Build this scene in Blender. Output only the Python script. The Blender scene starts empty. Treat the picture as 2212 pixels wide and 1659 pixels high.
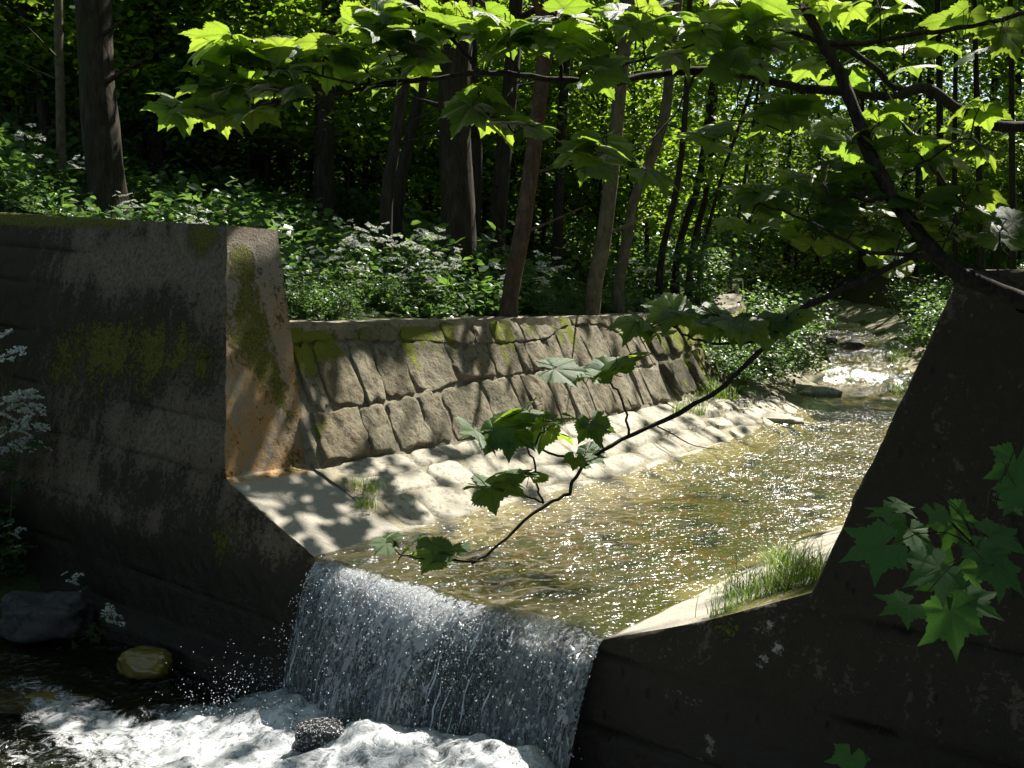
import bpy, bmesh, math, random
import numpy as np
from mathutils import Vector, Matrix
PI = math.pi
rng = np.random.default_rng(7)
random.seed(7)
scene = bpy.context.scene

# ------------------------------------------------------------------ camera
F = 2212.0
EYE = np.array([0.0, 0.0, 1.9])
_p = math.atan((829.5 - 595) / F)
_r = math.radians(2.0)
CF = np.array([0, math.cos(_p), -math.sin(_p)])
_r0 = np.array([1.0, 0, 0]); _u0 = np.cross(_r0, CF)
CR = _r0 * math.cos(_r) + _u0 * math.sin(_r)
CU = -_r0 * math.sin(_r) + _u0 * math.cos(_r)
cam = bpy.data.cameras.new('camera'); cam.sensor_width = 36; cam.lens = 36; cam.clip_start = 0.05; cam.clip_end = 500
camo = bpy.data.objects.new('camera', cam); scene.collection.objects.link(camo)
camo.matrix_world = Matrix(((CR[0], CU[0], -CF[0], EYE[0]), (CR[1], CU[1], -CF[1], EYE[1]), (CR[2], CU[2], -CF[2], EYE[2]), (0, 0, 0, 1)))
scene.camera = camo

# ------------------------------------------------------------------ light
SUN_AZ, SUN_EL = math.radians(32), math.radians(50)
S = np.array([math.sin(SUN_AZ) * math.cos(SUN_EL), math.cos(SUN_AZ) * math.cos(SUN_EL), math.sin(SUN_EL)])
world = bpy.data.worlds.new('World'); scene.world = world; world.use_nodes = True
wn = world.node_tree; bg = wn.nodes['Background']
sky = wn.nodes.new('ShaderNodeTexSky'); sky.sky_type = 'NISHITA'; sky.sun_disc = False
sky.sun_elevation = SUN_EL; sky.sun_rotation = SUN_AZ
wn.links.new(sky.outputs[0], bg.inputs[0]); bg.inputs[1].default_value = 0.07
sl = bpy.data.lights.new('sun', 'SUN'); sl.energy = 5.0; sl.angle = math.radians(0.53); sl.color = (1.0, 0.95, 0.86)
so = bpy.data.objects.new('sun', sl); scene.collection.objects.link(so)
so.rotation_euler = Vector(S).to_track_quat('Z', 'Y').to_euler()
so.location = (8, 6, 20)
scene.view_settings.view_transform = 'Standard'; scene.view_settings.look = 'None'
scene.view_settings.exposure = 1.45; scene.view_settings.gamma = 1
scene.view_settings.use_curve_mapping = False
cy = scene.cycles
cy.max_bounces = 7; cy.diffuse_bounces = 3; cy.glossy_bounces = 3; cy.transmission_bounces = 4; cy.transparent_max_bounces = 12
cy.caustics_reflective = False; cy.caustics_refractive = False
cy.sample_clamp_indirect = 6; cy.use_denoising = True
scene.render.film_transparent = False

# ------------------------------------------------------------------ maths helpers
def ray(X, Y): return CF + CR * (X - 1106) / F + CU * (829.5 - Y) / F
def P(X, Y, d): return EYE + ray(X, Y) * d
def G(X, Y, z):
    q = ray(X, Y); return EYE + q * (z - EYE[2]) / q[2]
O = np.array([-0.36534, 5.86103, 0.0])          # middle of the weir crest
E1 = np.array([0.804315, -0.594204, 0.0])       # along the crest, to the right
N1 = np.array([0.594204, 0.804315, 0.0])        # upstream
def W(a, b, z): return O + E1 * a + N1 * b + np.array([0, 0, z])
def Wv(a, b, z):
    a, b, z = np.broadcast_arrays(a, b, z)
    return O + a[..., None] * E1 + b[..., None] * N1 + z[..., None] * np.array([0, 0, 1.0])
def AB(x, y):
    dx, dy = x - O[0], y - O[1]
    return dx * E1[0] + dy * E1[1], dx * N1[0] + dy * N1[1]

def _hash(i, j, k, seed):
    h = (i.astype(np.int64) * 374761393 + j.astype(np.int64) * 668265263 + k.astype(np.int64) * 2147483647 + seed * 974634777) & 0xFFFFFFFF
    h = ((h ^ (h >> 13)) * 1274126177) & 0xFFFFFFFF
    h = (h ^ (h >> 16)) & 0xFFFFFF
    return h / float(0xFFFFFF)
def vnoise(x, y, z=0.0, seed=0):
    x, y, z = np.broadcast_arrays(np.asarray(x, float), np.asarray(y, float), np.asarray(z, float))
    i, j, k = np.floor(x), np.floor(y), np.floor(z)
    u, v, w = x - i, y - j, z - k
    u = u * u * (3 - 2 * u); v = v * v * (3 - 2 * v); w = w * w * (3 - 2 * w)
    r = 0
    for di in (0, 1):
        for dj in (0, 1):
            for dk in (0, 1):
                r = r + _hash(i + di, j + dj, k + dk, seed) * (u if di else 1 - u) * (v if dj else 1 - v) * (w if dk else 1 - w)
    return r * 2 - 1
def fbm(x, y, z=0.0, seed=0, o=4):
    r, a, f = 0, 0.5, 1.0
    for q in range(o):
        r = r + a * vnoise(np.asarray(x) * f + 17.3 * q, np.asarray(y) * f - 9.1 * q, np.asarray(z) * f, seed + q)
        a *= 0.5; f *= 2.03
    return r
def sstep(e0, e1, x):
    t = np.clip((np.asarray(x, float) - e0) / (e1 - e0), 0, 1); return t * t * (3 - 2 * t)

# stream centre line (a, b) -> smooth curve sampled by arc length
_cp = [(0, -1), (0, 0), (0, 2.5), (0, 5), (-.55, 9.5), (-1.6, 13.4), (-3.3, 18), (-5.8, 24), (-8.2, 29), (-11.5, 33), (-16.5, 35.5), (-24, 36.5), (-34, 37)]
_pts = []
for i in range(1, len(_cp) - 2):
    p0, p1, p2, p3 = [np.array(_cp[k], float) for k in (i - 1, i, i + 1, i + 2)]
    for t in np.linspace(0, 1, 24, endpoint=False):
        _pts.append(.5 * ((2 * p1) + (-p0 + p2) * t + (2 * p0 - 5 * p1 + 4 * p2 - p3) * t * t + (-p0 + 3 * p1 - 3 * p2 + p3) * t ** 3))
CLab = np.array(_pts)
CLx = Wv(CLab[:, 0], CLab[:, 1], np.zeros(len(CLab)))[:, :2]
CLs = np.concatenate([[0], np.cumsum(np.linalg.norm(np.diff(CLx, axis=0), axis=1))])
_t = np.gradient(CLx, axis=0); _t /= np.linalg.norm(_t, axis=1)[:, None]
CLr = np.stack([_t[:, 1], -_t[:, 0]], 1)        # to the right
def zw(L): return 0.22 * sstep(16.0, 16.9, L) + 0.9 * np.clip((np.asarray(L) - 17) / 20, 0, 1.6)   # water level
def C(L, s, z):
    L, s, z = np.broadcast_arrays(np.asarray(L, float), np.asarray(s, float), np.asarray(z, float))
    x = np.interp(L, CLs, CLx[:, 0]); y = np.interp(L, CLs, CLx[:, 1])
    rx = np.interp(L, CLs, CLr[:, 0]); ry = np.interp(L, CLs, CLr[:, 1])
    return np.stack([x + rx * s, y + ry * s, z], -1)
def creek(x, y):
    """signed side distance and arc length of points relative to the centre line"""
    sh = x.shape; q = np.stack([x.ravel(), y.ravel()], 1)
    out_s = np.empty(len(q)); out_l = np.empty(len(q))
    sub = CLx[::2]; sr = CLr[::2]; sL = CLs[::2]
    for k in range(0, len(q), 4000):
        d = q[k:k + 4000, None, :] - sub[None]
        dd = (d ** 2).sum(-1); i = dd.argmin(1); ii = np.arange(len(i))
        sg = np.sign((d[ii, i] * sr[i]).sum(-1)); sg[sg == 0] = 1
        out_s[k:k + 4000] = np.sqrt(dd[ii, i]) * sg; out_l[k:k + 4000] = sL[i]
    return out_s.reshape(sh), out_l.reshape(sh)
def ground(x, y):
    x = np.asarray(x, float); y = np.asarray(y, float)
    s, L = creek(x, y); a, b = AB(x, y)
    D = np.abs(s)
    bank = 1.43 + zw(L) + np.where(s < 0, .24, .13) * np.clip(D - 3.4, 0, 60) + .10 * fbm(x * .5, y * .5, seed=3) * sstep(3, 4.5, D) * 2
    bank = bank + np.where(y > 50, (y - 50) * .2, 0)
    up = np.where(D < 2.85, -.6 + zw(L), bank)
    left = -1.02 + .22 * np.clip(-3.0 - a, 0, 2) + 1.1 * np.clip(-5.0 - a, 0, 2.2)
    right = -1.05 + .85 * np.clip(a - 2.25, 0, 1.6)
    right = np.minimum(right, .28)
    dn = np.where(a < 0, left, right) + .05 * fbm(x * 1.5, y * 1.5, seed=5)
    return np.where(b > .5, up, dn)

# ------------------------------------------------------------------ object helpers
col = scene.collection
def setp(o, label=None, cat=None, group=None, kind=None):
    if label: o['label'] = label
    if cat: o['category'] = cat
    if group: o['group'] = group
    if kind: o['kind'] = kind
    return o
def empty(name, loc, label, cat, group=None):
    o = bpy.data.objects.new(name, None); col.objects.link(o); o.location = loc; o.empty_display_size = .2
    return setp(o, label, cat, group)
def mesh(V, Fs, attrs=None, uv=None, smooth=True, sharp=None, name='mesh'):
    V = np.ascontiguousarray(V, dtype=np.float32).reshape(-1, 3); Fs = np.ascontiguousarray(Fs, dtype=np.int32)
    me = bpy.data.meshes.new(name); n, k = Fs.shape
    me.vertices.add(len(V)); me.vertices.foreach_set('co', V.ravel())
    me.loops.add(n * k); me.loops.foreach_set('vertex_index', Fs.ravel())
    me.polygons.add(n); me.polygons.foreach_set('loop_start', np.arange(0, n * k, k, dtype=np.int32))
    me.polygons.foreach_set('use_smooth', np.full(n, smooth))
    for kx, vals in (attrs or {}).items():
        at = me.attributes.new(kx, 'FLOAT', 'POINT'); at.data.foreach_set('value', np.ascontiguousarray(vals, dtype=np.float32).ravel())
    if uv is not None:
        l = me.uv_layers.new(name='UVMap'); l.data.foreach_set('uv', np.ascontiguousarray(uv[Fs.ravel()], dtype=np.float32).ravel())
    me.update(calc_edges=True)
    if sharp is not None: me.set_sharp_from_angle(angle=math.radians(sharp))
    return me
def obj(name, me, mat, parent=None, **kw):
    o = bpy.data.objects.new(name, me); col.objects.link(o)
    me.name = name
    if mat is not None and not me.materials:
        for m in (mat if isinstance(mat, (list, tuple)) else [mat]): me.materials.append(m)
    if parent is not None: o.parent = parent
    return setp(o, **kw)
def rel(V, parent): return np.asarray(V) - np.array(parent.location)
def gridF(nu, nv, close=False, off=0):
    i = np.arange(nu - 1)[:, None]; j = np.arange(nv - (0 if close else 1))[None]
    j2 = (j + 1) % nv
    return np.stack([i * nv + j + 0 * i, (i + 1) * nv + j, (i + 1) * nv + j2, i * nv + j2], -1).reshape(-1, 4) + off
class MB:
    """collects quads-only or tris-only blocks with attributes"""
    def __init__(s): s.V = []; s.F = []; s.A = {}; s.U = []; s.n = 0
    def add(s, V, Fs, uv=None, **at):
        V = np.asarray(V).reshape(-1, 3); Fs = np.asarray(Fs)
        if Fs.shape[1] == 3: Fs = np.concatenate([Fs, Fs[:, 2:3]], 1) if False else Fs
        s.V.append(V); s.F.append(Fs + s.n); s.n += len(V)
        for k, v in at.items(): s.A.setdefault(k, []).append(np.broadcast_to(np.asarray(v, float), (len(V),)))
        if uv is not None: s.U.append(uv)
    def mesh(s, off=None, **kw):
        V = np.concatenate(s.V); 
        if off is not None: V = V - np.array(off)
        Fl = s.F
        if len({f.shape[1] for f in Fl}) > 1:
            Fl = [f if f.shape[1] == 3 else np.concatenate([f[:, :3], f[:, [0, 2, 3]]]) for f in Fl]
        return mesh(V, np.concatenate(Fl), {k: np.concatenate(v) for k, v in s.A.items()}, np.concatenate(s.U) if s.U else None, **kw)
def smooth_path(pts, n):
    pts = np.asarray(pts, float)
    p = np.concatenate([[2 * pts[0] - pts[1]], pts, [2 * pts[-1] - pts[-2]]])
    out = []; m = len(pts) - 1
    for q in np.linspace(0, m, n):
        i = min(int(q), m - 1); t = q - i
        p0, p1, p2, p3 = p[i:i + 4]
        out.append(.5 * ((2 * p1) + (-p0 + p2) * t + (2 * p0 - 5 * p1 + 4 * p2 - p3) * t * t + (-p0 + 3 * p1 - 3 * p2 + p3) * t ** 3))
    return np.array(out)
def tube(path, rad, seg=8, noise=0.0, seed=0, cap=True):
    path = np.asarray(path, float); n = len(path); rad = np.broadcast_to(np.asarray(rad, float), (n,))
    t = np.gradient(path, axis=0); t /= np.linalg.norm(t, axis=1)[:, None] + 1e-9
    ref = np.array([1, 0, 0.]) if abs(t[0][0]) < .8 else np.array([0, 1., 0])
    xs = []; x = ref - t[0] * np.dot(ref, t[0]); x /= np.linalg.norm(x)
    for i in range(n):
        x = x - t[i] * np.dot(x, t[i]); x /= np.linalg.norm(x); xs.append(x.copy())
    xs = np.array(xs); ys = np.cross(t, xs)
    th = np.linspace(0, 2 * PI, seg, endpoint=False)
    r = rad[:, None] * np.ones(seg)
    if noise:
        r = r * (1 + noise * fbm(np.cos(th)[None] * 1.5 + seed, np.sin(th)[None] * 1.5, np.arange(n)[:, None] * .35, seed=seed))
    V = path[:, None] + r[..., None] * (np.cos(th)[None, :, None] * xs[:, None] + np.sin(th)[None, :, None] * ys[:, None])
    V = V.reshape(-1, 3); Fs = gridF(n, seg, True)
    Fs = Fs[:, ::-1]
    return V, Fs
def scatter(tV, tF, pos, nrm, dr, sc):
    """copies of a leaf template (x width, y length, z normal)"""
    nrm = nrm / (np.linalg.norm(nrm, axis=1)[:, None] + 1e-9)
    dr = dr - nrm * (dr * nrm).sum(1)[:, None]; dr /= np.linalg.norm(dr, axis=1)[:, None] + 1e-9
    xx = np.cross(dr, nrm); sc = np.broadcast_to(np.asarray(sc, float), (len(pos),))
    V = pos[:, None] + sc[:, None, None] * (tV[None, :, 0:1] * xx[:, None] + tV[None, :, 1:2] * dr[:, None] + tV[None, :, 2:3] * nrm[:, None])
    Fs = tF[None] + (np.arange(len(pos)) * len(tV))[:, None, None]
    return V.reshape(-1, 3), Fs.reshape(-1, tF.shape[1])
def rvec(n): v = rng.normal(size=(n, 3)); return v / np.linalg.norm(v, axis=1)[:, None]

# ------------------------------------------------------------------ materials
class NT:
    def __init__(s, name):
        s.m = bpy.data.materials.new(name); s.m.use_nodes = True; s.t = s.m.node_tree
        s.t.nodes.clear(); s.out = s.t.nodes.new('ShaderNodeOutputMaterial')
    def n(s, typ, **kw):
        nd = s.t.nodes.new('ShaderNode' + typ)
        for k, v in kw.items():
            if k.startswith('_'): setattr(nd, k[1:], v)
            else:
                key = k.replace('__', ' ')
                sock = nd.inputs[int(key[1:])] if key[0] == 'i' and key[1:].isdigit() else nd.inputs[key]
                s.put(sock, v)
        return nd
    def put(s, sock, v):
        if hasattr(v, 'links') or isinstance(v, bpy.types.NodeSocket): s.t.links.new(v, sock)
        elif isinstance(v, (tuple, list)) and len(v) == 3 and sock.type == 'RGBA': sock.default_value = (*v, 1)
        else: sock.default_value = v
    def coord(s, which='Object', scale=(1, 1, 1)):
        c = s.n('TexCoord'); mp = s.n('Mapping'); s.t.links.new(c.outputs[which], mp.inputs[0]); mp.inputs['Scale'].default_value = scale
        return mp.outputs[0]
    def noise(s, vec, scale, detail=4, rough=.6, dist=0.0):
        return s.n('TexNoise', Vector=vec, Scale=scale, Detail=detail, Roughness=rough, Distortion=dist).outputs['Fac']
    def ramp(s, fac, *stops, interp='LINEAR'):
        r = s.n('ValToRGB'); r.color_ramp.interpolation = interp; s.put(r.inputs[0], fac)
        el = r.color_ramp.elements
        while len(el) < len(stops): el.new(.5)
        for e, (p, c) in zip(el, stops):
            e.position = p; e.color = (*c, 1) if isinstance(c, (tuple, list)) else (c, c, c, 1)
        return r.outputs[0]
    def mix(s, f, a, b, typ='MIX'):
        m = s.n('MixRGB', _blend_type=typ); s.put(m.inputs[0], f); s.put(m.inputs[1], a); s.put(m.inputs[2], b); return m.outputs[0]
    def math(s, op, a, b=0.0, clamp=False):
        m = s.n('Math', _operation=op, _use_clamp=clamp); s.put(m.inputs[0], a); s.put(m.inputs[1], b); return m.outputs[0]
    def attr(s, name): return s.n('Attribute', _attribute_name=name).outputs['Fac']
    def bump(s, h, strength=.5, dist=.02, normal=None):
        b = s.n('Bump', Height=h, Strength=strength, Distance=dist)
        if normal is not None: s.t.links.new(normal, b.inputs['Normal'])
        return b.outputs[0]
    def pr(s, color, rough=.8, normal=None, spec=.3, **kw):
        b = s.n('BsdfPrincipled'); s.put(b.inputs['Base Color'], color); s.put(b.inputs['Roughness'], rough)
        s.put(b.inputs['Specular IOR Level'], spec)
        if normal is not None: s.t.links.new(normal, b.inputs['Normal'])
        for k, v in kw.items(): s.put(b.inputs[k.replace('__', ' ')], v)
        return b.outputs[0]
    def mixs(s, f, a, b):
        m = s.n('MixShader'); s.put(m.inputs[0], f); s.t.links.new(a, m.inputs[1]); s.t.links.new(b, m.inputs[2]); return m.outputs[0]
    def done(s, sh): s.t.links.new(sh, s.out.inputs[0]); return s.m

def leaf_mat(name, c0, c1, tr0, tr1, mixf=.42, rough=.38, spec=.5, vein=False):
    t = NT(name); v = t.attr('var')
    ri = t.n('ObjectInfo').outputs['Random']
    if vein: v = t.math('ADD', t.math('MULTIPLY', v, .2), t.math('MULTIPLY', ri, .9))
    c = t.mix(v, c0, c1); tc = t.mix(v, tr0, tr1); nrm = None
    if vein:
        ve = t.attr('vein'); co = t.coord('Object')
        bl = t.ramp(t.noise(co, 26, 3), (.35, .8), (.7, 1.15))
        c = t.mix(1, c, bl, 'MULTIPLY'); tc = t.mix(1, tc, bl, 'MULTIPLY')
        c = t.mix(t.math('MULTIPLY', ve, .45), c, (.16, .2, .06)); tc = t.mix(t.math('MULTIPLY', ve, .7), tc, tuple(x * .4 for x in tr0))
        pe = t.attr('stalk'); c = t.mix(pe, c, (.10, .05, .03)); tc = t.mix(pe, tc, (.02, .01, .0))
        nrm = t.bump(t.math('ADD', t.noise(co, 60, 2), t.math('MULTIPLY', ve, -1.2)), .5, .003)
    p = t.pr(c, rough, nrm, spec); b = t.n('BsdfTranslucent'); t.put(b.inputs[0], tc)
    return t.done(t.mixs(mixf, p, b.outputs[0]))
M = {}
M['syc'] = leaf_mat('sycamore_leaf', (.045, .105, .035), (.10, .18, .05), (.22, .37, .03), (.34, .46, .04), .55, .4, .5, True)
M['nor'] = leaf_mat('norway_maple_leaf', (.05, .13, .045), (.06, .14, .05), (.12, .32, .04), (.14, .32, .04), .42, .6, .25, True)
M['under'] = leaf_mat('undergrowth_leaf', (.05, .11, .04), (.075, .135, .045), (.10, .22, .04), (.20, .33, .05), .42, .42, .45)
M['forest'] = leaf_mat('forest_leaf', (.045, .105, .025), (.07, .14, .025), (.18, .36, .02), (.34, .46, .03), .52, .4, .5)
M['grass'] = leaf_mat('grass_blade', (.06, .12, .02), (.11, .17, .03), (.16, .28, .02), (.26, .36, .04), .4, .45, .4)
M['petal'] = leaf_mat('white_petal', (.75, .78, .7), (.8, .8, .78), (.5, .55, .4), (.5, .5, .45), .35, .7, .2)
M['yellow'] = leaf_mat('yellow_petal', (.7, .5, .02), (.75, .55, .03), (.5, .35, .01), (.5, .35, .01), .35, .7, .2)

def bark_mat(name, c0, c1, moss, sc=(9, 9, 1.6), mossamt=.5, bs=.8):
    t = NT(name); co = t.coord('Object', sc)
    n1 = t.noise(co, 2.2, 6, .7, .4); big = t.noise(t.coord('Object', (1, 1, .6)), 1.7, 4, .6)
    c = t.ramp(n1, (.3, tuple(x * .45 for x in c0)), (.5, c0), (.72, c1))
    mf = t.ramp(t.math('ADD', big, t.math('MULTIPLY', n1, .3)), (mossamt, 0), (mossamt + .18, 1))
    c = t.mix(mf, c, moss)
    return t.done(t.pr(c, .9, t.bump(n1, bs, .03), .15))
M['bark'] = bark_mat('forest_bark', (.04, .032, .022), (.08, .068, .05), (.03, .045, .012), mossamt=.66)
M['bark_dark'] = bark_mat('dark_bark', (.035, .03, .022), (.07, .06, .045), (.025, .035, .01), mossamt=.7)
M['bark_pale'] = bark_mat('pale_ash_bark', (.11, .095, .06), (.19, .165, .11), (.07, .08, .03), (7, 7, 3), .74, .5)
M['twig'] = bark_mat('twig_bark', (.035, .027, .02), (.075, .058, .042), (.03, .045, .012), (30, 30, 8), .74, .4)
M['bark_brown'] = bark_mat('brown_bark', (.08, .052, .034), (.135, .095, .065), (.035, .04, .012), (7, 7, 3), .78, .5)

def concrete():
    t = NT('weathered_concrete'); co = t.coord('Object')
    st = t.coord('Object', (1, 1, .45))
    n1 = t.noise(co, 1.6, 6, .65); n2 = t.noise(co, 9, 6, .7); n3 = t.noise(co, 60, 4, .65); drip = t.noise(st, 5, 5, .65, .5); n4 = t.noise(co, 28, 5, .75)
    lo = t.mix(n3, (.058, .039, .024), (.155, .112, .074))
    c = t.mix(t.ramp(n4, (.42, 0), (.6, .7)), lo, (.23, .185, .13))
    cl = t.attr('clean_sunlit')
    c = t.mix(cl, c, t.mix(n3, (.27, .25, .205), (.47, .44, .37)))
    rust = t.math('MULTIPLY', t.attr('rust'), t.ramp(t.math('ADD', t.math('MULTIPLY', drip, .6), t.math('MULTIPLY', n4, .5)), (.44, 0), (.62, 1)))
    c = t.mix(rust, c, (.42, .22, .06))
    # black lichen and damp
    s = t.math('ADD', t.math('MULTIPLY', t.attr('stain'), .85), t.math('MULTIPLY', t.math('SUBTRACT', t.math('ADD', t.math('MULTIPLY', drip, .45), t.math('MULTIPLY', n4, .65)), .55), 2.6))
    sm = t.ramp(s, (.42, 0), (.58, 1))
    c = t.mix(t.math('MULTIPLY', sm, .9), c, (.024, .018, .008))
    pit = t.ramp(t.n('TexVoronoi', Vector=t.coord('Object', (1, 1, .5)), Scale=13, Randomness=1).outputs['Distance'], (.10, 1), (.19, 0))
    pit = t.math('MULTIPLY', pit, t.ramp(n1, (.45, 0), (.6, 1)))
    pit = t.math('MULTIPLY', pit, t.math('SUBTRACT', 1.0, cl))
    c = t.mix(pit, c, (.02, .017, .012))
    wl = t.ramp(t.math('ADD', t.attr('lichen'), t.math('MULTIPLY', t.math('SUBTRACT', n2, .5), 1.6)), (.5, 0), (.6, 1))
    c = t.mix(t.math('MULTIPLY', wl, .8), c, (.46, .43, .36))
    m = t.math('ADD', t.attr('moss'), t.math('MULTIPLY', t.math('SUBTRACT', t.math('ADD', t.math('MULTIPLY', drip, .55), t.math('MULTIPLY', n4, .6)), .575), 3.4))
    mm = t.ramp(m, (.45, 0), (.62, 1))
    mc = t.mix(t.ramp(n3, (.3, 0), (.7, 1)), (.03, .035, .004), (.21, .20, .022))
    c = t.mix(mm, c, mc)
    h = t.math('ADD', t.math('ADD', t.math('MULTIPLY', n4, .9), t.math('MULTIPLY', n3, .35)), t.math('SUBTRACT', t.math('MULTIPLY', mm, t.math('MULTIPLY', n3, 2.0)), pit))
    wet = t.attr('wet')
    c = t.mix(wet, c, t.mix(1, c, (.35, .33, .3), 'MULTIPLY'))
    return t.done(t.pr(c, t.math('SUBTRACT', .9, t.math('MULTIPLY', wet, .55)), t.bump(h, .75, .02), .35))
M['concrete'] = concrete()

def stone_mat(name, ca, cb, moss_amt=.0, dark=.0, bstr=.8):
    t = NT(name); co = t.coord('Object'); ri = t.n('ObjectInfo').outputs['Random']
    of = t.n('VectorMath', _operation='ADD'); t.put(of.inputs[0], co); cmb = t.n('CombineXYZ'); t.put(cmb.inputs[0], t.math('MULTIPLY', ri, 37)); t.put(cmb.inputs[1], t.math('MULTIPLY', ri, 11)); t.put(of.inputs[1], cmb.outputs[0])
    co = of.outputs[0]
    n1 = t.noise(co, 3.5, 5, .65); n2 = t.noise(co, 16, 6, .72); n3 = t.noise(co, 70, 4, .7)
    base = t.mix(ri, ca, cb)
    c = t.mix(t.ramp(n1, (.35, 0), (.68, 1)), base, tuple(x * .72 for x in cb))
    c = t.mix(t.ramp(n2, (.38, .75), (.5, 0)), c, tuple(x * .3 for x in ca))
    c = t.mix(t.ramp(n3, (.45, 0), (.75, .5)), c, tuple(min(1, x * 1.5) for x in ca))
    strk = t.noise(t.coord('Object', (1, 1, .22)), 6, 4, .6)
    m = t.math('ADD', t.math('ADD', t.attr('moss'), moss_amt), t.math('MULTIPLY', t.math('SUBTRACT', t.math('ADD', t.math('MULTIPLY', n2, .4), t.math('MULTIPLY', strk, .7)), .55), 3.2))
    mm = t.ramp(m, (.45, 0), (.6, 1))
    c = t.mix(mm, c, t.mix(n3, (.09, .11, .01), (.26, .28, .03)))
    h = t.math('ADD', t.math('ADD', t.math('MULTIPLY', n2, 1.2), t.math('MULTIPLY', n3, .3)), t.math('MULTIPLY', mm, n3))
    return t.done(t.pr(c, .88, t.bump(h, bstr, .03), .25))
M['wallstone'] = stone_mat('sandstone_block', (.155, .12, .068), (.29, .265, .19))
M['mortar'] = stone_mat('old_mortar', (.24, .21, .15), (.27, .24, .18), 0, 0, .5)
M['flag'] = stone_mat('pale_flagstone', (.33, .305, .24), (.44, .41, .33), .02, 0, .35)
M['flagbed'] = stone_mat('apron_joint', (.24, .22, .14), (.28, .25, .17), .2, 0, .4)
M['mosswall'] = stone_mat('mossy_wall', (.075, .065, .04), (.10, .085, .05), .16)
M['rock'] = stone_mat('grey_rock', (.06, .057, .056), (.09, .085, .078), -.1, 0, .5)

def rockwet():
    t = NT('wet_ochre_rock'); co = t.coord('Object'); n = t.noise(co, 9, 5)
    return t.done(t.pr(t.mix(n, (.10, .075, .015), (.24, .17, .04)), .18, t.bump(n, .3, .02), .6))
M['rockwet'] = rockwet()
def rockdark():
    t = NT('wet_dark_rock'); co = t.coord('Object'); n = t.noise(co, 60, 4, .7)
    c = t.ramp(n, (.45, (.02, .02, .022)), (.56, (.05, .05, .05)), (.6, (.75, .77, .8)))
    return t.done(t.pr(c, .2, t.bump(n, 1, .03), .7))
M['rockdark'] = rockdark()

def soil():
    t = NT('leafy_soil'); co = t.coord('Object'); n = t.noise(co, 2, 6, .7); n2 = t.noise(co, 22, 5, .7)
    c = t.mix(n, (.03, .028, .012), (.055, .05, .025)); c = t.mix(t.ramp(n2, (.40, 0), (.55, .9)), c, (.04, .075, .02))
    return t.done(t.pr(c, .95, t.bump(n2, .8, .05), .1))
M['soil'] = soil()
def bedm():
    t = NT('stream_bed_algae'); co = t.coord('Object'); st = t.n('Mapping', Vector=co); st.inputs['Rotation'].default_value = (0, 0, math.radians(36)); st.inputs['Scale'].default_value = (2.2, .7, 1)
    n = t.noise(st.outputs[0], 2.2, 5, .65, .6); n2 = t.noise(co, 14, 5, .7); n3 = t.noise(st.outputs[0], 12, 4, .7)
    c = t.ramp(n, (.3, (.035, .038, .008)), (.40, (.16, .085, .016)), (.50, (.045, .09, .006)), (.58, (.20, .11, .022)), (.66, (.03, .075, .006)), (.78, (.10, .10, .014)))
    c = t.mix(t.ramp(n3, (.4, .7), (.6, 0)), c, (.045, .045, .014))
    return t.done(t.pr(c, .8, t.bump(n2, .8, .04), .2))
M['bed'] = bedm()
def bedpool():
    t = NT('pool_bed'); co = t.coord('Object'); n = t.noise(co, 3, 5, .65, .6)
    return t.done(t.pr(t.mix(n, (.03, .022, .008), (.16, .10, .03)), .7, t.bump(n, .5, .05), .3))
M['bedpool'] = bedpool()

def water(name, tint, bscale, bdist, rough=.035, foam=False, rip=1.0, spark=0):
    t = NT(name); co = t.coord('Object'); st = t.n('Mapping', Vector=co); st.inputs['Rotation'].default_value = (0, 0, math.radians(36)); st.inputs['Scale'].default_value = (1.0, .75, 1)
    n1 = t.noise(st.outputs[0], bscale, 3, .6, .5); n2 = t.noise(st.outputs[0], bscale * 2.7, 2, .5, .3)
    h = t.math('ADD', n1, t.math('MULTIPLY', n2, .35))
    patch = t.ramp(t.noise(co, .9, 3, .6, .4), (.38, .25), (.62, 1.0))
    nb = t.bump(h, t.math('MULTIPLY', patch, rip), bdist)
    fr = t.n('Fresnel', IOR=1.33); t.t.links.new(nb, fr.inputs['Normal'])
    tr = t.n('BsdfTransparent'); t.put(tr.inputs[0], tint)
    gl = t.n('BsdfGlossy', Roughness=rough); t.t.links.new(nb, gl.inputs['Normal']); t.put(gl.inputs[0], (1, 1, 1))
    sh = t.mixs(t.math('MULTIPLY', fr.outputs[0], .5, True), tr.outputs[0], gl.outputs[0])
    if spark:
        n5 = t.noise(co, 17, 2, .5, .5); sb = t.bump(n5, 1.0, .036)
        g2 = t.n('BsdfGlossy', Roughness=.21); t.t.links.new(sb, g2.inputs['Normal']); t.put(g2.inputs[0], (1, .98, 1))
        sh = t.mixs(t.math('MULTIPLY', patch, spark), sh, g2.outputs[0])
    if foam:
        f1 = t.noise(co, 8, 6, .75, 1.6); f2 = t.noise(co, 45, 4, .75, .8)
        f = t.math('ADD', t.attr('foam'), t.math('MULTIPLY', t.math('SUBTRACT', t.math('ADD', t.math('MULTIPLY', f1, .75), t.math('MULTIPLY', f2, .3)), .55), 2.8))
        fm = t.ramp(f, (.30, 0), (.80, .97))
        fb = t.bump(t.math('ADD', f1, t.math('MULTIPLY', f2, .25)), .35, .03)
        d = t.pr(t.mix(t.ramp(f1, (.35, 0), (.6, 1)), (.74, .79, .83), (.90, .91, .92)), .35, fb, .4)
        b = t.n('BsdfTranslucent'); t.put(b.inputs[0], (.7, .76, .8))
        sh = t.mixs(fm, sh, t.mixs(.35, d, b.outputs[0]))
    return t.done(sh)
M['stream'] = water('stream_water', (.86, .82, .62), 17, .03, .04)
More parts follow.
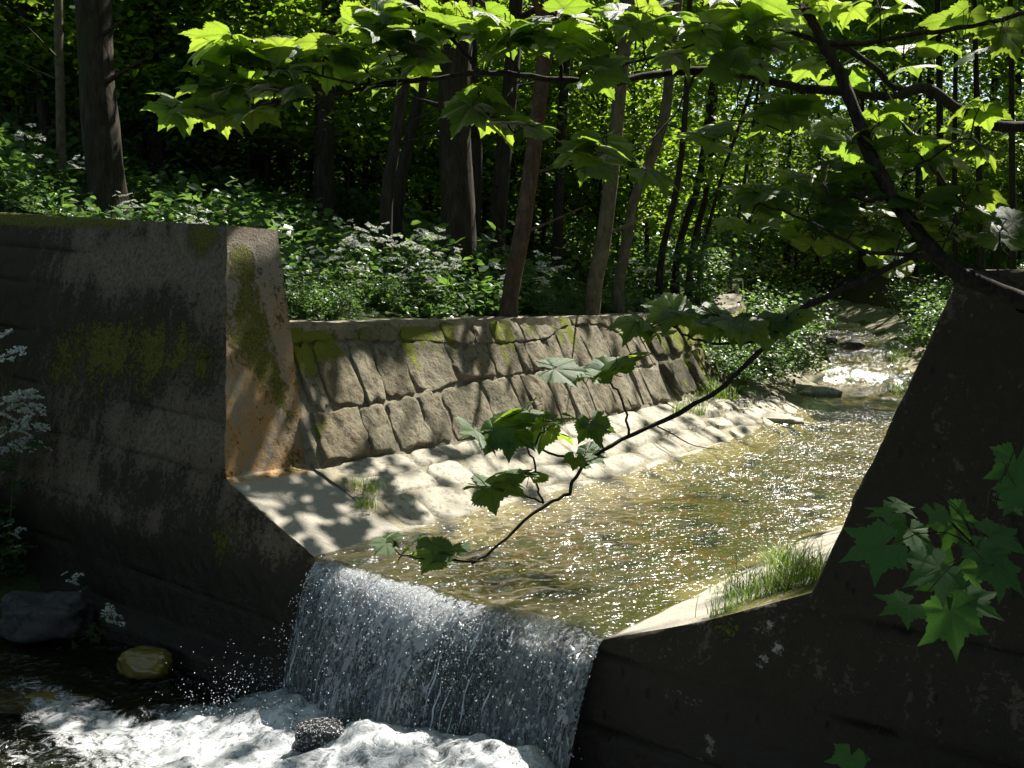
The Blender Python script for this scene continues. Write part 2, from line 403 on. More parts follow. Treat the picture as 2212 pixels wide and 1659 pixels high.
M['pool'] = water('pool_water', (.55, .5, .36), 14, .035, .06, True, 1.0, .05)
def fallm():
    t = NT('falling_water'); uv = t.n('TexCoord').outputs['UV']
    mp = t.n('Mapping', Vector=uv); mp.inputs['Scale'].default_value = (20, 7, 1)
    n1 = t.noise(mp.outputs[0], 1.0, 5, .66, 1.6)
    mp2 = t.n('Mapping', Vector=uv); mp2.inputs['Scale'].default_value = (48, 26, 1)
    n2 = t.noise(mp2.outputs[0], 1.0, 3, .6, 1.2)
    h = t.math('ADD', n1, t.math('MULTIPLY', n2, .8))
    nb = t.bump(h, 1.0, .03)
    fr = t.n('Fresnel', IOR=1.33); t.t.links.new(nb, fr.inputs['Normal'])
    tr = t.n('BsdfTransparent'); t.put(tr.inputs[0], (.80, .84, .84))
    gl = t.n('BsdfGlossy', Roughness=.08); t.t.links.new(nb, gl.inputs['Normal'])
    sh = t.mixs(t.math('ADD', fr.outputs[0], .10, True), tr.outputs[0], gl.outputs[0])
    f = t.math('ADD', t.attr('foam'), t.math('MULTIPLY', t.math('SUBTRACT', t.math('ADD', t.math('MULTIPLY', n1, .5), t.math('MULTIPLY', n2, .6)), .55), 5.5))  # white mask for foam, its fine noise also painting glints
    fm = t.ramp(f, (.48, 0), (.64, 1))
    b = t.n('BsdfTranslucent'); t.put(b.inputs[0], (.92, .93, .94))
    d = t.pr((.88, .90, .92), .22, nb, .8)
    return t.done(t.mixs(fm, sh, t.mixs(.55, d, b.outputs[0])))
M['fall'] = fallm()
def dropm():
    t = NT('water_drops'); b = t.n('BsdfTranslucent'); t.put(b.inputs[0], (.85, .9, .95))
    return t.done(t.mixs(.4, t.pr((.8, .85, .9), .12, None, .9), b.outputs[0]))
M['drop'] = dropm()

# ------------------------------------------------------------------ ground
xs = np.concatenate([np.arange(-60, -12, 1.2), np.arange(-12, 18, .2), np.arange(18, 70, 1.2)])
ys = np.concatenate([np.arange(-12, -5, .8), np.arange(-5, 46, .2), np.arange(46, 92, 1.5)])
XX, YY = np.meshgrid(xs, ys, indexing='ij')
ZZ = ground(XX, YY)
obj('forest_floor', mesh(np.stack([XX, YY, ZZ], -1), gridF(len(xs), len(ys))), M['soil'], kind='structure', label='dark leafy forest floor rising behind both stream walls')

# stream bed
L = np.arange(.80, 46, .12); s = np.linspace(-1.25, 1.25, 26)
LL, SS = np.meshgrid(L, s, indexing='ij')
Zb = -.13 + zw(LL) + .05 * fbm(LL * 1.5, SS * 1.5, seed=11) * sstep(0.5, 2, LL) + .16 * sstep(.85, 1.25, np.abs(SS)) + .06 * sstep(9, 14, LL) * vnoise(LL * 3, SS * 3, seed=4)
obj('stream_bed', mesh(C(LL, SS, Zb), gridF(len(L), len(s))), M['bed'], kind='structure', label='brown and green algae bed under the shallow stream')

# ------------------------------------------------------------------ weir
weir = empty('weir', tuple(W(0, 0, -1)), 'weathered mossy concrete weir with battered abutments either side of the notch', 'weir')
prof = [(-10.5, 2.50), (-6.14, 2.33), (-2.70, 2.20), (-2.155, .385), (-1.07, 0.0), (1.07, 0.0), (1.62, .215), (2.155, .47), (2.62, 2.0), (7.0, 2.02)]
def resample(pr, step):
    out = [pr[0]]
    for p, q in zip(pr[:-1], pr[1:]):
        l = math.hypot(q[0] - p[0], q[1] - p[1]); n = max(1, int(l / step))
        for k in range(1, n + 1): out.append((p[0] + (q[0] - p[0]) * k / n, p[1] + (q[1] - p[1]) * k / n))
    return np.array(out)
def bfront(z): return np.where(z > 0, .236 * z, .12 * z)
def blob(a, z, ca, cz, ra, rz): return np.exp(-(((a - ca) / ra) ** 2 + ((z - cz) / rz) ** 2))
def weir_part(name, pr, mats):
    top = resample(pr, .026); na = len(top); A = top[:, 0]; T = top[:, 1]
    nf = 120; nt = 34
    v = np.linspace(0, 1, nf)
    Zf = -1.35 + v[None] * (T[:, None] + 1.35); Af = A[:, None] + 0 * Zf
    Bf = bfront(Zf)
    w = np.linspace(0, 1, nt)[1:]
    bb = .90 + .07 * np.clip(T - .4, 0, 3)
    Bt = bfront(T)[:, None] + (bb - bfront(T))[:, None] * w[None]; Zt = T[:, None] + 0 * Bt; At = A[:, None] + 0 * Bt
    Bk = np.stack([bb, bb], 1); Zk = np.stack([T - .5, T * 0 - 1.2], 1); Ak = A[:, None] + 0 * Bk
    AA = np.concatenate([Af, At, Ak], 1); BB = np.concatenate([Bf, Bt, Bk], 1); ZZ = np.concatenate([Zf, Zt, Zk], 1)
    front = np.concatenate([np.ones_like(Af), np.zeros_like(At), np.zeros_like(Ak)], 1)
    # relief: erosion, board joints, chipped arris
    rough = .018 * fbm(AA * 3, BB * 3, ZZ * 3, seed=21, o=5) + .008 * fbm(AA * 14, BB * 14, ZZ * 14, seed=22, o=3)
    joint = 0
    for zj in (1.93, 1.62, 1.20, .78, .40, -.05, -.45):
        jz = zj + .012 * vnoise(AA * 1.2, 0 * AA, seed=int(zj * 10) + 50) + .025 * (-AA - 2.7) * (AA < 0)
        joint = joint + np.exp(-((ZZ - jz) / .014) ** 2) * (.4 + .6 * sstep(-.3, .3, vnoise(AA * 1.1, 0 * AA + zj, seed=60)))
    BB = BB + front * (-rough * 1.4 + .030 * joint)
    side = (1 - front)
    edge = np.minimum(1, np.abs(ZZ - T[:, None]) / .03)
    BB = BB + front * (1 - edge) * (.012 + .015 * fbm(AA * 9, ZZ * 9, seed=31))
    flat = sstep(2.0, 2.1, np.abs(AA)) * sstep(2.75, 2.6, np.abs(AA))
    AA2 = AA - side * flat * rough * 1.3 * np.sign(-AA); ZZ2 = ZZ + side * (1 - flat) * rough * .6
    # footing ledge at the left toe
    led = front * sstep(-.72, -.80, ZZ) * sstep(-1.2, -1.6, AA) * (.16 + .08 * fbm(AA * 2, ZZ * 0, seed=7))
    BB = BB - led
    isside = side * flat * (AA < 0)
    moss = (-.35 + 0 * AA
        + front * (.12 + .62 * blob(AA, ZZ, -3.75, 1.25, 1.0, .36) + .32 * blob(AA, ZZ, -3.2, 1.0, 1.2, .5) + .42 * blob(AA, ZZ, -2.75, 1.2, .5, .25) + .8 * blob(AA, ZZ, -2.0, -.05, .30, .30) + .5 * blob(AA, ZZ, -4.6, .9, .7, .4) + 1.0 * blob(AA, ZZ, -2.95, 2.1, .28, .18)
                   + .8 * blob(AA, ZZ, 1.75, .22, .12, .10) + .35 * blob(AA, ZZ, 3.2, 1.2, .8, .8) + .5 * blob(AA, ZZ, -5.6, 2.2, .8, .25))
        + isside * (.62 + .8 * blob(BB, ZZ, .62, 2.0, .12, .2) + .55 * blob(BB, ZZ, .55, 1.45, .25, .35) + .35 * blob(BB, ZZ, .75, .9, .12, .6) - .35 * blob(BB, ZZ, .35, .7, .3, .4) - .5 * blob(BB, ZZ, .85, 1.9, .12, .5))
        + side * (1 - flat) * (AA < -2.6) * sstep(-3.2, -4.6, AA) * 1.5 + front * (AA < -2.7) * sstep(-3.2, -4.6, AA) * sstep(.16, .02, T[:, None] - ZZ) * 1.3
        + side * (AA > 1.3) * (AA < 2.3) * (1.15 * sstep(1.35, 1.8, AA) * sstep(.75, .3, BB)))
    stain = (front * (.30 + .45 * blob(AA, ZZ, -3.6, 1.2, 1.3, .45) + .5 * sstep(.15, -.45, ZZ) + .5 * blob(AA, ZZ, -5.6, 1.6, .8, 1.0) + .45 * blob(AA, ZZ, -3.0, .15, .6, .2) + .35 * blob(AA, ZZ, -2.3, -.2, .5, .4)
                      - .42 * blob(AA, ZZ, -2.75, .62, .55, .22) - .28 * blob(AA, ZZ, -3.2, .0, .8, .2) - .5 * blob(AA, ZZ, -3.7, 1.88, 1.1, .16) - .3 * blob(AA, ZZ, -2.4, 1.7, .4, .2)
                      + (AA > 1.0) * .36 + .19)
             + isside * (.34 + .12 * sstep(.5, 2, ZZ)) + side * (1 - flat) * .05)
    lich = front * (AA > 1) * (.42 * blob(AA, ZZ, 1.55, -.05, .12, .25) + .45 * blob(AA, ZZ, 2.0, .2, .18, .25) + .3 * blob(AA, ZZ, 2.35, -.35, .6, .25) + .25 * blob(AA, ZZ, 1.75, -.4, .12, .3)) \
        + front * (AA < 0) * (.35 * blob(AA, ZZ, -3.3, .02, .5, .15) + .3 * blob(AA, ZZ, -2.6, .1, .2, .1) + .3 * blob(AA, ZZ, -3.6, 1.95, .7, .12)) 
    clean_sunlit = side * (np.abs(AA) < 2.16) * (np.abs(AA) > 1.12) * .9 + isside * .5  # bare pale slab; left end face lightened to look sunlit
    moss = moss + (np.abs(AA) < 1.12) * side * 1.3 + (np.abs(AA) < 1.12) * front * sstep(-.06, 0, ZZ) * .8
    rust = isside * sstep(2.0, 1.2, ZZ)
    wet = np.clip(front * sstep(.0, -.3, ZZ) * .8 + side * (np.abs(AA) < 1.12) * .7, 0, 1)
    V = Wv(AA2, BB, ZZ2); me = mesh(V - np.array(weir.location), gridF(na, V.shape[1])[:, ::-1], dict(moss=moss, stain=stain, lichen=lich, clean_sunlit=clean_sunlit, rust=rust, wet=wet), sharp=50)
    return obj(name, me, M['concrete'], weir)
weir_part('abutment', prof[:4], None)['label'] = 'tall left abutment with a mossy rust-streaked side face'
weir_part('spillway', prof[3:8], None)
weir_part('abutment', prof[7:], None)['label'] = 'dark right abutment with a sloping edge'

# ------------------------------------------------------------------ masonry
def cell(fn, uL, uR, vB, vT, depth, seed, nr=6, nth=24, k=5.0, rough=1.0, mossf=None, lean=0.0):
    th = np.linspace(0, 2 * PI, nth, endpoint=False) + .1
    rr = np.linspace(0, 1, nr + 1)[1:] ** .40
    c, s_ = np.cos(th), np.sin(th)
    q = (np.abs(c) ** k + np.abs(s_) ** k) ** (-1 / k)
    wob = 1 + .07 * rough * vnoise(c * 1.8 + seed, s_ * 1.8, seed=seed) + .035 * rough * vnoise(c * 7 + seed, s_ * 7, seed=seed)
    p = (rr[:, None] * c * q * wob).ravel(); r2 = (rr[:, None] * s_ * q * wob).ravel(); rad = np.repeat(rr, nth)
    p = np.concatenate([[0], p]); r2 = np.concatenate([[0], r2]); rad = np.concatenate([[0], rad])
    u = uL + (uR - uL) * (p + 1) / 2
    vb = vB(u); vt = vT(u); v = vb + (vt - vb) * (r2 + 1) / 2
    u = u + lean * (v - .5)
    r_ = random.Random(seed); tx, ty = r_.uniform(-.5, .5), r_.uniform(-.5, .3)
    h = depth * (1 - rad ** 22) * (.8 + .9 * rough * fbm(u * 6 + seed, v * 4, seed=seed, o=4) + tx * p + ty * r2) + .5 * depth * rough * (fbm(u * 3.1, v * 2.3, seed=seed + 5, o=2) + .7 * np.abs(fbm(u * 11, v * 9, seed=seed + 6, o=2))) * (1 - rad ** 22)
    h = np.where(rad > .999, -.022, h)
    V = fn(u, v, h)
    F1 = np.stack([np.zeros(nth, int), 1 + np.arange(nth), 1 + (np.arange(nth) + 1) % nth], 1)
    Fq = gridF(nr, nth, True, 1)
    Fq = np.concatenate([Fq[:, [0, 1, 2]], Fq[:, [0, 2, 3]]])
    Fs = np.concatenate([F1, Fq])
    ms = mossf(u, v) if mossf else np.zeros(len(u))
    return V, Fs, ms
def wall_fn(side, L0=0):
    def fn(u, v, h):
        # u arc length, v 0..1 up the batter, h proud of the face
        s0 = 2.04 + .62 * v; z = .40 + 1.05 * v + zw(u)
        s0 = s0 - h * .86; z = z + h * .5
        return C(u, side * s0, z)
    return fn
def masonry(parent, name, fn, courses, L0, L1, wmin, wmax, depth, mat, seed, wav=.05, lean=0.0, mossf=None, k=5.0, rough=1.0, gap=.012, flip=False, skip=0.0, nr=6, nth=24):
    r = random.Random(seed)
    for ci, (v0, v1) in enumerate(courses):
        f0 = lambda u, v0=v0, ci=ci: v0 + (wav * vnoise(np.asarray(u) * 1.3, 0, seed=seed + ci) if v0 > .02 else 0) + gap
        f1 = lambda u, v1=v1, ci=ci: v1 + (wav * vnoise(np.asarray(u) * 1.3, 0, seed=seed + ci + 1) if v1 < .98 else 0) - gap
        u = L0 + r.uniform(0, .1)
        while u < L1 - .1:
            w = r.uniform(wmin, wmax) * (1 + .35 * max(0, (u - 4) / 6))
            if u + w > L1: w = L1 - u
            if r.random() >= skip:
                jb, jt = r.uniform(-.03, .03), r.uniform(-.03, .03)
                gg = gap * 1.0
                V, Fs, ms = cell(fn, u + gg, u + w - gg, f0, f1, depth * r.uniform(.55, 1.35), r.randrange(9999), nr, nth, k, rough, mossf, lean + r.uniform(-.06, .06))
                if flip: Fs = Fs[:, ::-1]
                o = V.mean(0)
                me = mesh(rel(V, parent), Fs, dict(moss=ms), smooth=True, sharp=55)
                obj(name, me, mat, parent)
            u += w
def strip(fn, L0, L1, vs, du, off, jit, seed, flip=False):
    u = np.arange(L0, L1 + du, du); UU, VV = np.meshgrid(u, vs, indexing='ij')
    V = fn(UU, VV, off + jit * fbm(UU * 4, VV * 4, seed=seed))
    Fs = gridF(len(u), len(vs)); return V, (Fs[:, ::-1] if flip else Fs), UU, VV
wl = empty('retaining_wall', tuple(C(.9, -2.4, .4)), 'sunlit rough stone retaining wall along the left side of the stream', 'wall')
mossL = lambda u, v: -.12 + .30 * sstep(.45, .9, v) * sstep(-.2, .4, vnoise(np.asarray(u) * 3.7, 0, seed=92)) + .85 * sstep(.35, 1.0, v) * (.3 + .7 * sstep(-.1, .5, vnoise(np.asarray(u) * 2.1, 0, seed=91))) + .5 * sstep(7.0, 9.5, u) + .25 * sstep(1.5, .9, u)
fnL = wall_fn(-1)
V, Fs, UU, VV = strip(fnL, .84, 17, np.linspace(-.12, 1.0, 30), .05, -.012, .02, 5)
V[0] = fnL(UU[0], VV[0], -.35 + 0 * UU[0])
ms = mossL(UU.ravel(), VV.ravel()) - .1
obj('mortar_bed', mesh(rel(V.reshape(-1, 3), wl), Fs, dict(moss=ms)), M['mortar'], wl)
def cop_fn(u, v, h):
    s0 = 2.64 + .52 * v; z = 1.452 + zw(u) + h - .02 * v
    return C(u, -s0, z)
u = np.arange(.87, 17, .04); v = np.concatenate([[-.012, 0], np.linspace(.03, 1, 14)])
UU, VV = np.meshgrid(u, v, indexing='ij')
hh = .03 * fbm(UU * 3, VV * 2, seed=8) + .012 * fbm(UU * 14, VV * 8, seed=9); hh[:, 0] = -.10; hh[:, -1] = -.2
VV = VV - .07 * np.abs(vnoise(UU * 2.6, 0 * UU, seed=12)) * (VV < .02)
obj('coping', mesh(rel(cop_fn(UU, VV, hh).reshape(-1, 3), wl), gridF(len(u), len(v))[:, ::-1], dict(moss=-.6 + .35 * vnoise(UU * 1.4, VV, seed=3) + .4 * sstep(7, 9, UU)), sharp=60), M['mortar'], wl)
masonry(wl, 'stone', fnL, [(.0, .42), (.42, .82), (.82, .995)], .95, 7.4, .20, .58, .019, M['wallstone'], 40, .10, .05, mossL, 12.0, 1.9, .003, flip=False, nr=9, nth=36)
masonry(wl, 'stone', fnL, [(.0, .5), (.5, .985)], 7.4, 12.5, .35, .6, .06, M['mosswall'], 42, .06, .05, mossL, 6.0, 1.4, .015, flip=False)

fnR = wall_fn(1)
wr = empty('retaining_wall', tuple(C(.9, 2.4, .4)), 'stone retaining wall on the right bank, mostly hidden behind the dark abutment', 'wall')
V, Fs, UU, VV = strip(fnR, .88, 24, np.linspace(-.12, 1.0, 20), .1, 0, .05, 15, True)
obj('mortar_bed', mesh(rel(V.reshape(-1, 3), wr), Fs, dict(moss=mossL(UU.ravel() * 0 + 8, VV.ravel()))), M['mosswall'], wr)
u = np.arange(.88, 24, .1); v = np.linspace(-.02, 1, 8); UU, VV = np.meshgrid(u, v, indexing='ij')
obj('coping', mesh(rel(C(UU, 2.64 + .5 * VV, 1.46 + zw(UU) + .03 * fbm(UU * 3, VV * 2)).reshape(-1, 3), wr), gridF(len(u), len(v)), dict(moss=-.1 + 0 * UU)), M['mortar'], wr)
wf = empty('retaining_wall', tuple(C(30, 2.4, 1)), 'dark earthy retaining wall in the shade where the stream bends away', 'wall')
u = np.arange(24, CLs[-1], .12); v = np.linspace(-.25, 1.0, 26); UU, VV = np.meshgrid(u, v, indexing='ij')
V = C(UU, 2.1 + .35 * VV + .22 * fbm(UU * 1.6, VV * .5, seed=33) + .06 * fbm(UU * 8, VV * 2, seed=34), .35 + 1.15 * VV + zw(UU) + .1 * vnoise(UU * .9, 0 * UU, seed=2) * VV)
obj('earth_face', mesh(rel(V.reshape(-1, 3), wf), gridF(len(u), len(v))[:, ::-1], dict(moss=-.35 + .7 * sstep(.75, 1, VV))), M['mosswall'], wf)
v = np.linspace(0, 1, 5); UU, VV = np.meshgrid(u, v, indexing='ij')
obj('coping', mesh(rel(C(UU, 2.4 + .7 * VV, 1.5 + zw(UU) + .1 * vnoise(UU * .9, 0 * UU, seed=2) - .08 * VV).reshape(-1, 3), wf), gridF(len(u), len(v)), dict(moss=.3 + 0 * UU)), M['mosswall'], wf)

# paved aprons between water and wall
def ap_fn(side):
    def fn(u, v, h):
        s0 = 1.0 + 1.06 * v; z = -.03 + .42 * v + zw(u) + h
        return C(u, side * s0, z)
    return fn
for side, Lb, lab in ((-1, 13.0, 'pale sunlit stone paving sloping from the left wall into the water'), (1, 24.0, 'sloping stone paving beside the dark right abutment with grass in its joints')):
    ap = empty('paved_apron', tuple(C(.9, side * 1.6, .1)), lab, 'paving', 'stone aprons along the stream')
    fn = ap_fn(side)
    V, Fs, UU, VV = strip(fn, .87, Lb + 12, np.linspace(-.35, 1.05, 24), .06, -.012, .02, 25, side > 0)
    obj('joint_bed', mesh(rel(V.reshape(-1, 3), ap), Fs, dict(moss=-.25 + .25 * vnoise(UU * .9, VV * 2, seed=5) + .2 * sstep(6, 10, UU))), M['flagbed'], ap)
    mf = lambda u, v: -.55 + .35 * vnoise(np.asarray(u) * 1.1, np.asarray(v) * 2.5, seed=77) + .35 * sstep(7, 11, u)
    rows = [(-.12, .18), (.18, .46), (.46, .74), (.74, .99)]
    masonry(ap, 'flagstone', fn, rows, .93, 7.2 if side < 0 else 5.0, .35, .95, .005, M['flag'], 60 + side, .07, .22, mf, 8.0, 1.3, .006, flip=side > 0, nr=4, nth=20)
    masonry(ap, 'flagstone', fn, [(-.12, .25), (.25, .6), (.6, .95)], 7.2 if side < 0 else 5.0, 11.5 if side < 0 else 8.0, .5, .9, .022, M['flag'], 63 + side, .09, .25, mf, 6.0, 1.4, .012, flip=side > 0, skip=.12, nr=4, nth=20)

# ------------------------------------------------------------------ water
L = np.concatenate([np.arange(.045, 9, .018), np.arange(9, 18, .03), np.arange(18, 44, .08)])
s = np.linspace(-1.16, 1.16, 122)
LL, SS = np.meshgrid(L, s, indexing='ij'); SS = SS * (1 - .34 * sstep(13.5, 18, LL))
lipn = lambda a: .016 * vnoise(a * 4.3, 0 * a, seed=440) + .007 * vnoise(a * 13, 0 * a, seed=441)
amp = .75 + .25 * sstep(.2, 1.6, LL)
hz = .014 * fbm(LL * 4.0, SS * 4.5, seed=71, o=3) + .016 * fbm(LL * 11, SS * 12, seed=72, o=3)
hz = hz * (.45 + .75 * sstep(-.35, .45, vnoise(LL * .9, SS * 1.3, seed=74))) * amp * (1 + 2.2 * sstep(15.6, 16.3, LL) * (1 + .0 * LL))
edge = sstep(1.16, .95, np.abs(SS))
Zs = .030 + lipn(SS) * sstep(.6, .05, LL) + zw(LL) + hz * (.35 + .65 * edge)
Zs = Zs + .05 * sstep(16.6, 16.2, LL) * sstep(15.7, 16.1, LL) * vnoise(LL * 8, SS * 6, seed=3)
foam = -.6 + .85 * np.exp(-((LL - 15.95) / .28) ** 2) + .6 * sstep(16.5, 18, LL) * np.clip(vnoise(LL * 1.5, SS * 2.0, seed=5), 0, 1)
NLIP = 0
st = obj('stream_water', mesh(C(LL, SS, Zs), gridF(len(L), len(s)), dict(foam=foam)), water('stream_surface', (.80, .75, .48), 20, .010, .03, True, 1.0, .062), kind='structure', label='shallow glittering stream flowing towards the weir')

pa = np.concatenate([np.arange(-8, -5, .06), np.arange(-5, 2.2, .018), np.arange(2.2, 6, .06)]); pb = np.concatenate([np.arange(-6.5, -3.6, .06), np.arange(-3.6, .1, .018)])
AA, BB = np.meshgrid(pa, pb, indexing='ij')
dist = np.sqrt(np.clip(np.abs(AA) - 1.1, 0, 9) ** 2 + np.clip(np.abs(BB + .55) - .25, 0, 9) ** 2)
mound = .40 * np.exp(-((BB + .52) / .42) ** 2) * sstep(1.35, .9, np.abs(AA)) * (.75 + .35 * AA)
act = np.exp(-dist / 1.4)
Zp = -.90 + mound + act * (.11 * fbm(AA * 2.4, BB * 2.8, seed=81, o=3) + .055 * (.35 - np.abs(fbm(AA * 5, BB * 6, seed=82, o=5))) + .020 * fbm(AA * 11, BB * 11, seed=85, o=3)) + .012 * fbm(AA * 7, BB * 7, seed=83, o=3)
foam = -.62 + 1.75 * np.exp(-dist / 1.8) + .75 * fbm(AA * 1.6, BB * 2.6, seed=84) * sstep(.2, 1.0, dist) - 1.0 * sstep(-1.25, -1.9, AA) * sstep(-1.1, -.6, BB)
foam = np.minimum(foam, .78)
obj('pool_water', mesh(Wv(AA, BB, Zp), gridF(len(pa), len(pb)), dict(foam=foam)), M['pool'], kind='structure', label='dark pool churned to white foam below the fall')
V = Wv(AA[::6, ::6], BB[::6, ::6], -1.1 + .08 * fbm(AA[::6, ::6], BB[::6, ::6], seed=9))
obj('pool_bed', mesh(V, gridF(*AA[::6, ::6].shape)), M['bedpool'], kind='structure', label='brown stony bed of the pool')

fall = empty('waterfall', tuple(W(0, 0, -.9)), 'white curtain of water dropping over the weir crest', 'waterfall')
def fall_layer(v0, drop, seed, na, nt, foam0, amp, a0=-1.09, a1=1.10):
    a = np.linspace(a0, a1, na); t = np.linspace(0, 1, nt); A2, T2 = np.meshgrid(a, t, indexing='ij')
    tm = T2 * math.sqrt(2 * drop / 9.81)
    v = v0 * (.62 + .38 * sstep(-1.15, -.5, A2)) * (.8 + .2 * sstep(1.15, .6, A2)) * (1 + .16 * vnoise(A2 * 2.6, 0 * A2, seed=seed) + .10 * vnoise(A2 * 7, 0 * A2, seed=seed) + .05 * vnoise(A2 * 22, 0 * A2, seed=seed + 1))
    B = .05 - v * tm * 1.0 - .03 * T2; Z = .030 + lipn(A2) * (1 - T2) - .5 * 9.81 * tm ** 2
    wob = amp * T2 ** .5 * (fbm(A2 * 16 + .8 * T2, T2 * 3, seed=seed + 2, o=3) + .8 * fbm(A2 * 30, T2 * 10, seed=seed + 3, o=2))
    B = B - wob; A2 = A2 - .0 * T2 + .02 * vnoise(A2 * 5, T2 * 3, seed=seed + 7) * T2
    fo = foam0 + .15 * T2 + .75 * np.exp(-((T2 - .28) / .22) ** 2) * np.exp(-((A2 + .25) / .75) ** 2) + .45 * vnoise(A2 * 4.2, T2 * .8, seed=seed + 4) - .6 * sstep(.10, .0, T2)  # top centre whitened to stand in for sun on the arch
    V = Wv(A2, B, Z)
    uvs = np.stack([A2.ravel(), (tm.ravel() * 2.2)], 1)
    return V, gridF(na, nt)[:, ::-1], fo.ravel(), uvs
for k_, (v0, sd, fo) in enumerate(((.92, 101, .46), (1.20, 141, .12))):
    V, Fs, fo_, uvs = fall_layer(v0, .92, sd, 420, 110, fo, .022)
    obj('water_sheet', mesh(rel(V.reshape(-1, 3), fall), Fs, dict(foam=fo_), uvs), M['fall'], fall)
# threads of water
mb = MB(); r = random.Random(5)
for k_ in range(80):
    a = r.uniform(-1.07, 1.08); t0 = r.uniform(.12, .8); t1 = min(1.0, t0 + r.uniform(.06, .3)); v0 = r.uniform(1.0, 1.22) * float((.62 + .38 * sstep(-1.15, -.5, a)) * (.8 + .2 * sstep(1.15, .6, a)))
    t = np.linspace(t0, t1, 9); tm = t * math.sqrt(2 * .92 / 9.81)
    ww = r.uniform(.0015, .007)
    path = Wv(a + .008 * np.sin(t * r.uniform(20, 60) + r.random() * 6), .05 - v0 * tm - .03 * t, .030 - 4.905 * tm ** 2)
    rad = ww * np.sin(np.linspace(.15, 3.0, 9)) * (1 + .5 * vnoise(t * 40, k_, seed=3))
    Vt, Ft = tube(path, np.maximum(rad, .0004), 5); mb.add(Vt, Ft)
obj('water_thread', mb.mesh(off=fall.location), M['drop'], fall, kind='stuff')
def octa(pos, rad, vel):
    tV = np.array([[1, 0, 0], [-1, 0, 0], [0, 1.6, 0], [0, -1.6, 0], [0, 0, 1], [0, 0, -1.]])
    tF = np.array([[0, 2, 4], [2, 1, 4], [1, 3, 4], [3, 0, 4], [2, 0, 5], [1, 2, 5], [3, 1, 5], [0, 3, 5]])
    return scatter(tV, tF, pos, rvec(len(pos)), vel, rad)
n = 2400
a = rng.uniform(-1.13, 1.12, n); t = rng.uniform(.1, 1.0, n) ** .8; tm = t * .433; v0 = rng.normal(1.10, .10, n) * (.62 + .38 * sstep(-1.15, -.5, a)) * (.8 + .2 * sstep(1.15, .6, a))
pos = Wv(a, .05 - v0 * tm - .03 * t, .030 - 4.9 * tm ** 2); vel = np.tile(np.array([0, 0, -1.]), (n, 1)) + .2 * rvec(n)
V, Fs = octa(pos, rng.uniform(.0018, .0055, n), vel)
mb = MB(); mb.add(V, Fs)
n = 2000; a = rng.normal(.0, .55, n).clip(-1.0, 1.05); t = rng.uniform(.15, 1.0, n); tm = t * .433; v0 = rng.uniform(1.25, 1.6, n)
V, Fs = octa(Wv(a, .05 - v0 * tm, .04 - 4.9 * tm ** 2), rng.uniform(.0012, .0045, n), np.tile(np.array([0, 0, -1.]), (n, 1)) + .25 * rvec(n)); mb.add(V, Fs)
n = 1800
a = np.concatenate([rng.uniform(-1.2, 1.2, 3 * n // 4), rng.normal(-1.10, .10, n // 8), rng.uniform(-1.6, 1.3, n // 8)])
b = rng.normal(-.62, .22, n); z = -.80 + np.abs(rng.normal(0, .16, n)) 
V, Fs = octa(Wv(a, b, z), rng.uniform(.001, .004, n), rvec(n) + np.array([0, 0, .8])); mb.add(V, Fs)
obj('spray_drops', mb.mesh(off=fall.location), M['drop'], fall, kind='stuff')

# ------------------------------------------------------------------ rocks
def rock(name, loc, size, mat, label, seed, rz=0.0, sub=4, sharp=.35, group=None, flat=.0):
    bm = bmesh.new(); bmesh.ops.create_icosphere(bm, subdivisions=sub, radius=1)
    V = np.array([v.co[:] for v in bm.verts]); Fs = np.array([[v.index for v in f.verts] for f in bm.faces]); bm.free()
    d = 1 + sharp * fbm(V[:, 0] * 1.1 + seed, V[:, 1] * 1.1, V[:, 2] * 1.1, seed=seed, o=3) + .06 * fbm(V[:, 0] * 5, V[:, 1] * 5, V[:, 2] * 5, seed=seed + 1)
    V = np.sign(V) * np.abs(V) ** .85 * d[:, None] * np.array(size)
    c, s_ = math.cos(rz), math.sin(rz); V = V @ np.array([[c, s_, 0], [-s_, c, 0], [0, 0, 1.]])
    me = mesh(V, Fs, dict(moss=-.6 + flat * sstep(0, .6, V[:, 2] / size[2])), sharp=70)
    o = obj(name, me, mat); o.location = loc
    return setp(o, label, 'rock', group)
p = G(85, 1375, -.88); rock('boulder', (p[0], p[1] + .12, -.78), (.34, .22, .19), M['rock'], 'smooth grey boulder in shadow at the far left under the abutment', 3, .1, 5, .95)
p = G(305, 1455, -.88); rock('rock', (p[0], p[1] + .1, -.86), (.20, .13, .11), M['rockwet'], 'wet yellow-brown rock poking out of the pool', 9, -.1, 5, .3)
p = G(705, 1575, -.66); rock('rock', (p[0], p[1], -.70), (.20, .12, .09), M['rockdark'], 'dark splashed rock in the foam at the foot of the fall', 14, .2, 5, .4)
p = G(60, 1500, -.9); rock('rock', (p[0], p[1], -.95), (.45, .14, .05), M['rockwet'], 'flat brown rock just awash at the left edge of the pool', 17, .05, 4, .3)
